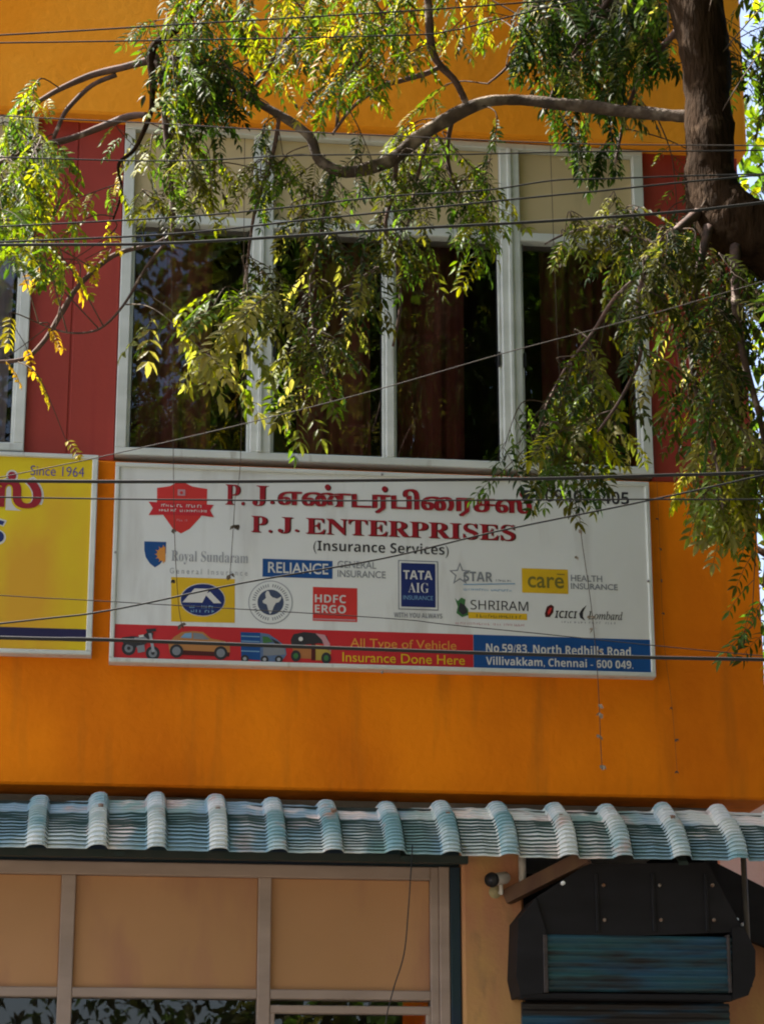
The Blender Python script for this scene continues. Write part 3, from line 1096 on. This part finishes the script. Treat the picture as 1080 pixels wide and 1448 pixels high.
# ---- the yellow sign
YG = empty('sign_board', (-1.3, 0, 4.0), 'yellow shop sign with navy bottom stripe, cut off by the left edge', 'sign')
YELF = noisy('yellow_flex', (.68, .56, .008), (.64, .47, .010), (1.3, 1.3, 1.3), .5, c3=(.62, .33, .02), s3=(1.7, 1.7, .8), lo3=.52, hi3=.70)
xa, za, zb = -0.077, 4.004, 4.926
q = MB()
q.box(-2.6, xa - .012, SY, -.012, za + .012, zb - .012, YELF)
q.build('panel', YG)
q = MB()
fy = .026
for (x0, x1, z0, z1) in ((-2.62, xa, za, za + .02), (-2.62, xa, zb - .02, zb), (xa - fy, xa, za + .02, zb - .02)):
    q.bbox(x0, x1, SY - .012, 0, z0, z1, ALU, .004)
q.build('frame', YG)
q = Print()
a = at(60, 893, SY)
q.add([(-2.6, SY - .0008, za + .062), (xa - fy, SY - .0008, za + .062), (xa - fy, SY - .0008, za + .118), (-2.6, SY - .0008, za + .118)], [(0, 1, 2, 3)], ink('ink_deep_navy', (.014, .012, .06)))
q.build('navy_band', YG)
q = Print()
q.text('Since 1964', 43, 119, 658, 672, I_PURP, 2, -0.004)
q.build('date_line', YG)
q = Print()
q.text('ஸ', -52, 62, 670, 720, I_WHITE, 1, 0.05)
for i in range(3):
    q.text('ஸ', -48 + i, 57 + i, 674, 716, I_RED, 2 + i, 0.015)
q.disc(17, 673, 8.5, 8.5, I_WHITE, 1, 16)
q.disc(17, 673, 6, 6, I_RED, 3, 16)
q.build('tamil_lettering', YG)
q = Print()
q.text(bold('S'), -24, 9, 732, 771, I_WHITE, 1, 0.03)
q.text(bold('S'), -21, 6, 734.5, 768, I_NAVY, 2)
q.build('english_lettering', YG)

# ------------------------------------------------------------------ foliage builder
rng = random.Random(21)
PAL = {
    'green': [(.035, .075, .010), (.055, .105, .014), (.075, .13, .018)],
    'bright': [(.10, .155, .006), (.15, .18, .007), (.22, .22, .008), (.06, .11, .006)],
    'dark': [(.014, .034, .008), (.022, .045, .010), (.03, .05, .012)],
    'olive': [(.055, .060, .009), (.08, .080, .012), (.038, .044, .008)],
    'yellow': [(.36, .29, .02), (.30, .26, .02), (.40, .24, .02)],
    'pale': [(.23, .21, .075), (.18, .18, .05), (.12, .14, .03)],
}


class Leaves:
    def __init__(self):
        self.v, self.f, self.c = [], [], []

    def leaflet(self, p, d, n, L, W, col):
        d = d.normalized()
        s = d.cross(n)
        if s.length < 1e-4:
            return
        s.normalize()
        n = s.cross(d)
        bend = rng.uniform(-.18, .18)
        k = len(self.v)
        m1 = p + d * L * .35
        m2 = p + d * L * .7 + s * L * bend * .5 - n * L * .05
        tip = p + d * L + s * L * bend - n * L * .16
        fold = W * .28
        self.v += [p, m1 + s * W + n * fold, m1, m1 - s * W + n * fold, m2 + s * W * .72 + n * fold * .6, m2, m2 - s * W * .72 + n * fold * .6, tip]
        self.f += [(k, k + 2, k + 1), (k, k + 3, k + 2), (k + 1, k + 2, k + 5, k + 4), (k + 2, k + 3, k + 6, k + 5), (k + 4, k + 5, k + 7), (k + 5, k + 6, k + 7)]
        q_ = rng.uniform(.75, 1.25)
        self.c += [(col[0] * q_, col[1] * q_, col[2] * q_, 1)] * 8

    def compound(self, p, d, size, pal, tw, lw=1.0):
        """pinnate leaf: rachis with paired narrow leaflets; adds the rachis to twig list tw"""
        d = d.normalized()
        n = Vector((rng.uniform(-.6, .6), rng.uniform(-.9, .2), rng.uniform(.2, 1))).normalized()
        np_ = rng.randint(5, 7)
        col = rng.choice(PAL[pal])
        path = [p.copy()]
        cur = p.copy()
        dd = d.copy()
        for i in range(np_):
            dd = (dd + Vector((0, 0, -.11))).normalized()
            cur = cur + dd * size / np_
            path.append(cur.copy())
            s = dd.cross(n)
            if s.length < 1e-3:
                continue
            s.normalize()
            sz = size * .31 * (1 - .35 * abs(i / np_ - .45)) * rng.uniform(.85, 1.15)
            for sg in (1, -1):
                if rng.random() < .07:
                    continue
                dl = (dd * .6 + s * sg * .95 + Vector((0, 0, -.2)) + Vector((rng.gauss(0, .12), rng.gauss(0, .12), rng.gauss(0, .12))))
                self.leaflet(cur, dl, n, sz, sz * .165 * lw, col)
        self.leaflet(cur, dd, n, size * .32, size * .055 * lw, col)
        tw.append((path, .0016))

    def build(self, name, parent=None):
        mb = MB()
        mb.add(self.v, self.f, LEAF, False)
        return mb.build(name, parent, self.c)


# ------------------------------------------------------------------ the neem tree in front of the facade
TB = at(1240, 900, -2.75)
NT = empty('neem_tree', (TB.x, TB.y, 0.13), 'neem tree with thick dark trunk at the right and feathery branches over the facade', 'tree')
skel = []          # points that twigs may grow from


def branch(pts, name, material, seg=10, bumpy=.18, keep=True, n=6):
    """pts: (px, py, radius in px, Y)"""
    P = []
    for (px, py, rp, Y) in pts:
        a = at(px, py, Y)
        P.append((a.x, a.y, a.z, rp * (a - CAM).length / FPX))
    C = catmull(P, n)
    path = [Vector(c[:3]) for c in C]
    if name not in ('trunk',):
        path = [p + Vector((noise.noise(p * 6), noise.noise(p * 6 + Vector((7, 0, 0))), noise.noise(p * 6 + Vector((0, 9, 0))))) * .35 * c[3] for p, c in zip(path, C)]
    if keep:
        skel.extend(path)
    b = MB()
    b.tube(path, [max(c[3], .0012) for c in C], material, seg, bumpy)
    return b.build(name, NT)


trunk_px = [(930, -420, 40, -2.5), (948, -120, 42, -2.55), (977, -20, 40, -2.6), (999, 100, 33, -2.65), (1002, 200, 33, -2.7), (1009, 265, 39, -2.7), (1036, 318, 50, -2.72), (1082, 340, 48, -2.75),
            (1140, 385, 48, -2.75), (1195, 480, 52, -2.75), (1225, 640, 56, -2.75), (1238, 900, 58, -2.75), (1246, 1300, 62, -2.75), (1250, 1800, 68, -2.75), (1252, 2190, 84, -2.75)]
branch(trunk_px, 'trunk', BARK, 20, .2, True, 8)
BR = [
    [(985, 165, 13, -2.66), (940, 162, 12, -2.6), (850, 153, 11, -2.5), (780, 146, 11, -2.45), (735, 141, 11, -2.4), (690, 143, 12, -2.4), (640, 163, 13, -2.35), (590, 196, 13, -2.3), (545, 228, 13, -2.3), (490, 243, 12, -2.3), (452, 226, 10, -2.3), (436, 192, 9, -2.3), (400, 164, 8, -2.3), (345, 132, 7, -2.25), (295, 96, 6, -2.25), (240, 81, 6, -2.2)],
    [(330, -60, 9, -2.3), (285, -2, 8, -2.25), (255, 35, 8, -2.2), (220, 62, 7, -2.2), (215, 82, 8, -2.2), (216, 130, 6, -2.2), (212, 165, 5, -2.2), (190, 210, 4, -2.15), (168, 232, 3, -2.15), (172, 270, 2.5, -2.1), (160, 310, 2, -2.1)],
    [(225, 80, 6, -2.2), (180, 93, 5, -2.15), (130, 106, 5, -2.1), (85, 125, 4, -2.1), (48, 146, 3, -2.05), (20, 160, 2, -2.05)],
    [(165, 105, 3.5, -2.12), (130, 120, 3.5, -2.1), (100, 148, 3.5, -2.1), (88, 165, 3, -2.1), (75, 195, 2.5, -2.1)],
    [(208, 162, 4, -2.2), (180, 165, 5, -2.15), (140, 180, 5, -2.1), (100, 195, 4.5, -2.1), (55, 206, 5, -2.1), (0, 230, 5, -2.1), (-60, 262, 4, -2.1)],
    [(215, 82, 5, -2.2), (229, 105, 5, -2.2), (233, 170, 4.5, -2.15), (238, 220, 4, -2.15), (243, 280, 4, -2.1), (244, 340, 3, -2.1)],
    [(598, -60, 6, -2.7), (605, 0, 6, -2.65), (609, 60, 6, -2.6), (620, 88, 5.5, -2.55), (642, 112, 5, -2.5), (657, 142, 5, -2.42)],
    [(625, 92, 3.5, -2.55), (600, 104, 4, -2.55), (570, 113, 4, -2.5), (540, 122, 3.5, -2.5), (500, 150, 2.5, -2.4), (470, 190, 2, -2.35)],
    [(590, -50, 3.5, -2.6), (545, 40, 3.5, -2.55), (515, 70, 3.5, -2.5), (498, 100, 3, -2.45), (482, 130, 2.8, -2.4), (476, 180, 2.3, -2.35)],
    [(470, -50, 3.5, -2.4), (440, 10, 3, -2.4), (400, 60, 2.5, -2.35), (370, 110, 2.5, -2.3), (350, 135, 3, -2.27)],
    [(760, -40, 3, -2.3), (742, 40, 2.5, -2.3), (720, 90, 2, -2.3), (690, 118, 1.5, -2.3)],
    [(900, -60, 5, -2.2), (860, 0, 4, -2.2), (820, 60, 3, -2.15), (790, 110, 2.5, -2.1), (770, 160, 2, -2.1)],
    [(960, 40, 5, -2.5), (925, 80, 4, -2.4), (900, 120, 3, -2.3), (880, 180, 2.5, -2.2), (870, 230, 2, -2.2)],
    # hanging thin limbs
    [(560, 225, 4, -2.3), (556, 270, 3.5, -2.2), (545, 320, 3, -2.2), (560, 370, 3, -2.15), (566, 430, 2.5, -2.15), (555, 490, 2, -2.1)],
    [(470, 236, 4, -2.3), (462, 280, 3.5, -2.2), (452, 340, 3, -2.1), (440, 400, 3, -2.1), (445, 470, 2.5, -2.05), (462, 545, 2, -2.05), (480, 600, 1.5, -2.05)],
    [(640, 165, 4, -2.3), (632, 220, 3, -2.2), (648, 270, 2.5, -2.2), (680, 310, 2.2, -2.15), (702, 360, 2, -2.1)],
    [(610, 182, 3, -2.3), (590, 250, 2.5, -2.2), (575, 320, 2, -2.2), (540, 370, 2, -2.1), (500, 400, 2, -2.1)],
    [(395, 163, 3, -2.3), (385, 220, 3, -2.2), (362, 290, 2.5, -2.2), (350, 370, 2, -2.1), (342, 430, 1.8, -2.1)],
    [(244, 330, 2.6, -2.1), (215, 345, 2.4, -2.1), (160, 362, 3.5, -2.05), (112, 402, 4, -2.05), (85, 445, 4, -2.0), (60, 485, 3.5, -2.0), (30, 508, 3, -2.0), (-30, 512, 2.5, -2.0)],
    [(240, 335, 2.4, -2.1), (205, 380, 2.2, -2.1), (175, 430, 2, -2.1), (140, 465, 1.6, -2.1), (95, 470, 1.3, -2.1), (50, 455, 1, -2.1)],
    [(985, 300, 8, -2.75), (950, 330, 6, -2.9), (915, 370, 5, -2.95), (903, 430, 4, -2.95), (905, 500, 3, -2.9), (880, 560, 2.5, -2.9), (845, 610, 2, -2.9)],
    [(1000, 320, 7, -2.8), (985, 400, 5, -2.9), (975, 480, 4, -2.9), (985, 560, 3, -2.9), (1010, 640, 3, -2.9), (1022, 720, 2, -2.9)],
    [(1040, 350, 8, -2.8), (1040, 430, 6, -2.9), (1055, 520, 5, -2.95), (1075, 600, 4, -2.95), (1085, 700, 3, -2.95), (1080, 830, 2, -2.95)],
    [(915, 380, 3, -2.95), (870, 420, 3, -2.8), (838, 470, 2.5, -2.7), (800, 520, 2.2, -2.6), (770, 580, 2, -2.6), (750, 650, 1.5, -2.6)],
    [(930, 350, 3, -2.95), (890, 325, 3, -2.8), (850, 320, 2.2, -2.7), (800, 330, 1.8, -2.6), (770, 345, 1.2, -2.6)],
]
for i, b in enumerate(BR):
    if i < 2:
        b = [(x_, y_, r_ * .76, Y_) for x_, y_, r_, Y_ in b]
    branch(b, 'branch', LIMB if i == 0 else BARK if i == 1 else PURPLETWIG, 12 if i == 0 else 7, .22 if i < 2 else .15)
SK = np.array([tuple(p) for p in skel])

crown = Leaves()
twigs = []


def inpoly(x, y, P):
    c = False
    j = len(P) - 1
    for i in range(len(P)):
        if (P[i][1] > y) != (P[j][1] > y) and x < (P[j][0] - P[i][0]) * (y - P[i][1]) / (P[j][1] - P[i][1]) + P[i][0]:
            c = not c
        j = i
    return c


def spray(tip_px, Y, pals, nleaf=6, size=.17, droop=.5, conn=True, lw=1.0, spread=1.0):
    """a twig that leaves the nearest limb, droops to the given place and carries compound leaves"""
    p = at(tip_px[0], tip_px[1], Y)
    dist = np.linalg.norm(SK - np.array(p) - np.array([0, 0, .12]), axis=1)
    cand = np.argsort(dist)[:14]
    base = Vector(SK[rng.choice(list(cand))])
    if not conn or (base - p).length > 0.95:
        base = p + Vector((rng.uniform(-.2, .2), rng.uniform(-.1, .1), rng.uniform(.1, .3)))
    mid = base.lerp(p, .5) + Vector((rng.gauss(0, .05), rng.gauss(0, .05), .05 + .12 * (p - base).length * rng.random()))
    path = [Vector(c) for c in catmull([base, mid, p], 5)]
    twigs.append((path, .0034))
    n = nleaf
    Lp = len(path) - 1
    for i in range(n):
        t = .45 + .55 * i / max(n - 1, 1)
        q_ = path[min(int(t * Lp), Lp)].lerp(path[min(int(t * Lp) + 1, Lp)], t * Lp - int(t * Lp))
        dirt = (path[-1] - path[-3]).normalized()
        a = rng.uniform(0, 2 * math.pi)
        side = Vector((math.cos(a) * 1.0, math.sin(a) * .6, rng.uniform(-.3, .35)))
        d = (dirt * .45 + side * spread + Vector((0, 0, -droop))).normalized()
        crown.compound(q_, d, size * rng.uniform(.8, 1.2), rng.choice(pals), twigs, lw)


def clump(P, n, Y0, Y1, pals, **kw):
    xs_ = [p[0] for p in P]
    ys_ = [p[1] for p in P]
    k_ = 0
    while k_ < n:
        x, y = rng.uniform(min(xs_), max(xs_)), rng.uniform(min(ys_), max(ys_))
        if inpoly(x, y, P):
            spray((x, y), rng.uniform(Y0, Y1), pals, **kw)
            k_ += 1


G, BT, O, YL, PL = 'green', 'bright', 'olive', 'yellow', 'pale'
DK = 'dark'
clump([(180, -10), (250, -10), (360, 0), (410, 170), (340, 220), (260, 200), (220, 150)], 22, -2.6, -1.8, [G, O, BT, G], size=.14)
clump([(245, 95), (310, 85), (350, 130), (330, 175), (270, 175)], 26, -2.4, -1.9, [DK, DK, G], size=.12)
clump([(330, -20), (600, -20), (640, 60), (560, 110), (520, 150), (440, 160), (350, 80)], 47, -2.9, -1.9, [BT, BT, O, G, BT, YL], size=.125)
clump([(640, -20), (720, -20), (690, 40), (640, 40)], 3, -2.6, -2.1, [BT, O], size=.12)
clump([(740, -20), (945, -20), (950, 80), (905, 130), (850, 150), (800, 130), (745, 70)], 74, -2.5, -1.7, [DK, DK, G, PL, G, DK], size=.15, droop=.7, spread=.8)
clump([(800, 170), (860, 170), (865, 220), (830, 230), (805, 200)], 6, -2.3, -2.0, [DK, G], size=.14, droop=.9, spread=.5)
clump([(1065, -20), (1120, -20), (1130, 280), (1075, 280)], 14, -2.0, -1.4, [G, DK, O], size=.14)
clump([(-30, 150), (30, 110), (65, 130), (60, 180), (40, 220), (105, 250), (105, 310), (60, 330), (30, 360), (-30, 340)], 36, -2.9, -1.9, [BT, BT, BT, BT, G], lw=1.15, size=.125)
clump([(190, 205), (350, 210), (350, 290), (280, 300), (200, 300)], 16, -2.5, -1.9, [O, BT, O, G, PL], size=.125)
clump([(360, 205), (560, 235), (700, 250), (680, 290), (600, 315), (360, 300)], 26, -2.5, -1.7, [O, DK, O, G], size=.115)
clump([(500, 150), (640, 180), (660, 240), (560, 260), (500, 230)], 4, -2.2, -1.8, [O, BT], size=.13)
clump([(630, 250), (710, 250), (715, 310), (690, 390), (640, 300)], 8, -2.5, -2.0, [BT, G, BT], size=.14)
clump([(370, 340), (530, 330), (530, 420), (490, 470), (440, 520), (420, 560), (400, 520), (370, 440)], 19, -2.5, -1.9, [O, DK, O, PL], size=.15, droop=.6)
clump([(290, 430), (350, 430), (350, 530), (285, 530)], 7, -2.5, -2.1, [BT, PL], size=.19, droop=.35, lw=1.25)
clump([(395, 500), (480, 480), (500, 600), (400, 610)], 5, -2.3, -2.0, [PL, O, BT], nleaf=4, size=.17)
clump([(545, 330), (590, 330), (590, 410), (560, 430)], 4, -2.3, -1.9, [G, O], size=.14)
clump([(880, 280), (960, 330), (1060, 400), (1055, 560), (1000, 600), (940, 520), (880, 430), (870, 340)], 72, -3.2, -2.2, [O, DK, DK, O, PL, O], size=.125)
clump([(780, 540), (905, 530), (900, 620), (800, 630), (750, 620)], 15, -3.0, -2.2, [BT, O, DK, PL], size=.15, lw=1.1)
clump([(690, 630), (840, 640), (850, 665), (790, 700), (720, 690)], 10, -2.8, -2.3, [DK, G, O], size=.14)
clump([(970, 640), (1080, 610), (1090, 760), (1055, 760), (1010, 740), (970, 690)], 25, -3.2, -2.4, [PL, PL, BT, PL], size=.14, lw=1.15, droop=.7)  # pale leaf colours stand in for sunlight on this cluster
clump([(950, 530), (1060, 520), (1080, 620), (980, 630)], 8, -3.1, -2.4, [O, G], size=.14)
clump([(770, 335), (815, 330), (820, 355), (780, 360)], 2, -2.7, -2.5, [PL, BT], nleaf=3, size=.13)
clump([(860, 270), (900, 280), (890, 320), (840, 320)], 4, -2.8, -2.5, [BT, O], size=.13)
clump([(1055, 860), (1090, 840), (1090, 910), (1060, 900)], 3, -3.0, -2.8, [O, G], size=.13)
clump([(40, 350), (70, 345), (75, 375), (45, 375)], 2, -2.1, -2.0, [BT, YL], nleaf=4, lw=1.3, size=.13)
# yellow strays hanging at the left
for px, py in ((92, 632), (120, 378), (72, 400), (6, 520), (36, 500), (156, 318)):
    spray((px, py - 12), -2.05, [YL], nleaf=2, size=.11, lw=1.6)
# the crown carries on above and to the right of the picture
clump([(350, -400), (900, -380), (960, -110), (350, -110)], 9, -3.0, -1.6, [G, O, BT], size=.2, nleaf=7)
clump([(750, -520), (1500, -520), (1500, 250), (1190, 250), (1120, -110), (760, -110)], 110, -4.2, -1.2, [G, O, G], size=.2, nleaf=8)
k = 0
while k < 1150:          # unseen crown mass over street and pavement, added to shade the right side
    p_ = Vector((rng.uniform(0.8, 6.5), rng.uniform(-7.6, -0.8), rng.uniform(3.2, 9.4)))
    d_ = p_ - CAM
    z_ = d_.dot(_f)
    mg_ = 1.0 * FPX / max(z_, .3)
    if z_ > -1.2 and -mg_ < PW / 2 + FPX * d_.dot(_rt) / max(z_, .3) < PW + mg_ and -mg_ < PH / 2 - FPX * d_.dot(_up) / max(z_, .3) < PH + mg_:
        continue
    k += 1
    for j in range(5):
        a_ = rng.uniform(0, 6.28)
        crown.compound(p_ + Vector((rng.gauss(0, .15), rng.gauss(0, .15), rng.gauss(0, .15))), Vector((math.cos(a_), math.sin(a_), -.3)), .42, rng.choice([G, O, G]), twigs, 2.2)
clump([(480, -520), (760, -520), (760, -180), (480, -180)], 34, -1.9, -0.8, [G, O, G], size=.2, nleaf=8)  # out-of-view leaves added to shade the foliage lower right
clump([(1190, 250), (1500, 250), (1500, 900), (1190, 900)], 50, -3.8, -1.6, [G, O, G], size=.2, nleaf=8)
crown.build('crown', NT)
tb = MB()
for path, r in twigs:
    n = len(path)
    tb.tube(path, [r * (1 - .55 * i / (n - 1)) for i in range(n)], TWIG, 3, caps=False)
tb.build('twigs', NT)

# ------------------------------------------------------------------ background trees at the right, trees across the street
def far_tree(name, label, c, rad, n, base, pals, lsize, holes=1.0, group=None):
    global rng
    o = empty(name, (base[0], base[1], 0), label, 'tree', group)
    L_ = Leaves()
    for i in range(n):
        while True:
            d = Vector((rng.uniform(-1, 1), rng.uniform(-1, 1), rng.uniform(-1, 1)))
            if d.length < 1 and noise.noise(d * 2.4 + Vector(c)) > -.18 * holes:
                break
        p = Vector((c[0] + d.x * rad[0], c[1] + d.y * rad[1], c[2] + d.z * rad[2]))
        col = rng.choice(PAL[rng.choice(pals)])
        for k in range(4):
            L_.leaflet(p + Vector((rng.gauss(0, lsize), rng.gauss(0, lsize), rng.gauss(0, lsize))), Vector((rng.gauss(0, 1), rng.gauss(0, 1), rng.gauss(-.6, .6))), Vector((rng.gauss(0, .5), rng.gauss(0, .5), 1)), lsize, lsize * .22, col)
    t = MB()
    pth = catmull([(base[0], base[1], 0), (base[0] + .1, base[1], c[2] * .5), (c[0], c[1], c[2] + rad[2] * .5)], 6)
    t.tube([Vector(p) for p in pth], [max(.03, .16 * (1 - i / len(pth))) for i in range(len(pth))], BARK, 9, .15)
    for k in range(6):
        a = rng.uniform(0, 6.28)
        z = c[2] + rad[2] * rng.uniform(-.6, .2)
        t.tube([Vector((c[0], c[1], z - .2)), Vector((c[0] + math.cos(a) * rad[0] * .7, c[1] + math.sin(a) * rad[1] * .7, z + rad[2] * .3))], [.05, .015], BARK, 6)
    t.build('trunk', o)
    L_.build('crown', o)
    return o


c = at(1140, 330, 3.0)
far_tree('background_tree', 'green tree behind the building corner at the right edge', (c.x, 3.4, c.z), (1.3, 1.3, 2.2), 900, (c.x + .4, 3.4), [G, BT, G], .11)
c = at(1160, 760, 5.0)
far_tree('background_tree', 'lower tree with sky showing through, below the first at the right edge', (c.x + .3, 5.2, c.z), (1.3, 1.2, 1.5), 420, (c.x + .6, 5.2), [G, O, BT], .11)
for i, (x, y, z, r, h) in enumerate(((-4.2, -15.5, 8.2, 3.9, 7.2), (2.2, -16.5, 8.8, 3.9, 7.8), (8.6, -15.5, 8.4, 4.0, 7.2))):
    far_tree('street_tree', ('leafy tree across the street reflected in the left window bays', 'tallest leafy tree across the street reflected in the middle window bays',
                            'leafy tree across the street reflected in the right window bays')[i], (x, y, z), (r, 2.4, h), 4200, (x, y), [G, O], .22, 1.2, 'trees across the street')

# ------------------------------------------------------------------ cables
def cable(pts, r_px, Y, label, material=BLACK):
    n = len(pts)
    x0, y0 = pts[0]
    x1, y1 = pts[1]
    s0 = (y1 - y0) / (x1 - x0)
    xa_, ya_ = pts[-1]
    xb_, yb_ = pts[-2]
    s1 = (ya_ - yb_) / (xa_ - xb_)
    ext = [(x0 - 2400, y0 - 2400 * s0 - 60), (x0 - 700, y0 - 700 * s0 - 6)] + list(pts) + [(xa_ + 700, ya_ + 700 * s1 - 6), (xa_ + 2400, ya_ + 2400 * s1 - 60)]
    P = [at(x, y, Y) for x, y in ext]
    path = [Vector(c_) for c_ in catmull([tuple(p) for p in P], 8)]
    q_ = MB()
    q_.tube(path, r_px * (CAM.y - Y) * -1 / FPX * 1.03, material, 7)
    return tag(q_.build('overhead_cable'), label, 'cable', 'cables crossing in front of the facade')


GREYC = mat('grey_cable', (.055, .045, .04), .6)
cable([(0, 49), (270, 33), (540, 17), (740, 3)], 1.3, -4.0, 'thin cable across the upper left orange wall, highest of all')
cable([(0, 60), (540, 50), (640, 42), (740, 18)], 1.2, -3.6, 'thin cable just below the highest one, rising to the right over the orange wall')
cable([(0, 163), (220, 174), (430, 186), (540, 191), (790, 202), (1030, 205)], 1.0, -4.1, 'fine grey wire along the lower edge of the upper orange wall', GREYC)
cable([(0, 222), (250, 227), (430, 219), (640, 218), (830, 214), (1078, 212)], 1.1, -4.0, 'fine wire across the upper part of the cream transom panels')
cable([(0, 320), (300, 303), (540, 278), (690, 268), (790, 254), (920, 250)], 1.3, -4.0, 'thin wire across the middle of the cream transom panels')
cable([(0, 342), (250, 330), (420, 312), (540, 300), (790, 275), (920, 262)], 1.5, -4.2, 'dark wire crossing the cream transom panels just above the thick one')
cable([(0, 346), (250, 343), (540, 325), (780, 312), (960, 299), (1078, 286)], 2.3, -4.4, 'thick black cable along the transom bar of the wide window')
cable([(0, 675), (160, 642), (350, 598), (540, 549), (710, 500), (880, 455), (1078, 398)], 0.8, -3.6, 'thin grey wire slanting up across the dark window panes', GREYC)
cable([(0, 680), (300, 681), (540, 679), (760, 677), (940, 672), (1078, 668)], 2.6, -4.4, 'thick black cable along the top edge of the white sign')
cable([(0, 703), (300, 707), (540, 708), (915, 706), (1078, 706)], 1.2, -4.2, 'thin wire running through the red Tamil title')
cable([(0, 882), (150, 864), (340, 825), (540, 790), (700, 752), (915, 708), (1078, 672)], 1.4, -3.8, 'thin black wire slanting up across the white sign')
cable([(0, 842), (125, 849), (540, 874), (700, 890)], 0.7, -3.6, 'very fine wire across the lower half of the yellow sign')
cable([(0, 902), (150, 905), (540, 919), (760, 926), (1078, 933)], 2.8, -4.4, 'thick black cable through the red and blue bands of the white sign')

# loose lead down the shop window
q = MB()
P = [at(x, y, -0.35) for x, y in ((583, 1196), (581, 1230), (577, 1290), (571, 1350), (556, 1400), (545, 1450), (540, 1540))]
q.tube([Vector(c_) for c_ in catmull([tuple(p) for p in P], 6)], .0026, BLACK, 6)
tag(q.build('hanging_lead'), 'thin black lead dangling under the awning before the peach shop window', 'cable')

# ------------------------------------------------------------------ dry strings hanging on the facade
DRY = noisy('dry_leaf', (.13, .10, .07), (.07, .055, .04), (30, 30, 30), .8)
DRYP = noisy('pale_dry_leaf', (.42, .36, .28), (.26, .2, .14), (30, 30, 30), .7)


def string(pts, knots, label, m, Y=-0.16, r=.0017):
    P = [at(x, y, Y) for x, y in pts]
    path = [Vector(c_) for c_ in catmull([tuple(p) for p in P], 7)]
    o = empty('dry_string', tuple(path[0]), label, 'string', 'dry strings hanging before the facade')
    q_ = MB()
    q_.tube(path, r, TWIG, 5)
    q_.build('cord', o)
    for (kx, ky) in knots:
        l_ = MB()
        c_ = at(kx, ky, Y - .004)
        for j in range(5):
            a = rng.uniform(0, 6.28)
            d = Vector((math.cos(a) * .6, rng.uniform(-.6, .1), -1 + rng.uniform(-.2, .9))).normalized()
            s_ = d.cross(Vector((rng.gauss(0, 1), rng.gauss(0, 1), .3))).normalized()
            L_ = rng.uniform(.018, .034) * (.55 if Y > -.1 else 1)
            l_.add([c_, c_ + d * L_ * .5 + s_ * L_ * .28, c_ + d * L_, c_ + d * L_ * .5 - s_ * L_ * .28 + Vector((0, -.004, 0))], [(0, 1, 2), (0, 2, 3)], m)
        l_.build('dry_leaf', o)
    return o


string([(238, 190), (243, 400), (245, 640), (247, 760), (252, 850), (257, 884)], [(244, 748), (247, 820), (256, 882)], 'dry string hanging before the red badge and yellow oval logo', DRY)
string([(346, 195), (344, 420), (340, 650), (333, 700), (330, 745), (325, 815)], [(331, 742), (326, 812), (336, 742)], 'dry string hanging down to the words beside the blue shield', DRY)
string([(778, 205), (784, 380), (792, 540), (815, 690), (822, 760), (836, 860), (845, 960), (849, 1050), (851, 1086)], [(818, 748), (815, 786), (834, 872), (838, 888), (846, 996), (847, 1008), (848, 1040), (851, 1082), (792, 372), (846, 920)],
       'dry string with pale scraps hanging past the italic logo to the orange wall below', DRYP)
string([(903, 205), (910, 400), (926, 640), (932, 760), (938, 900), (950, 1000), (957, 1090)], [(930, 733), (933, 775), (934, 820), (937, 866), (948, 1000), (955, 1045), (957, 1090)],
       'dry string hanging past the right end of the white sign', DRY, Y=-.02, r=.0006)
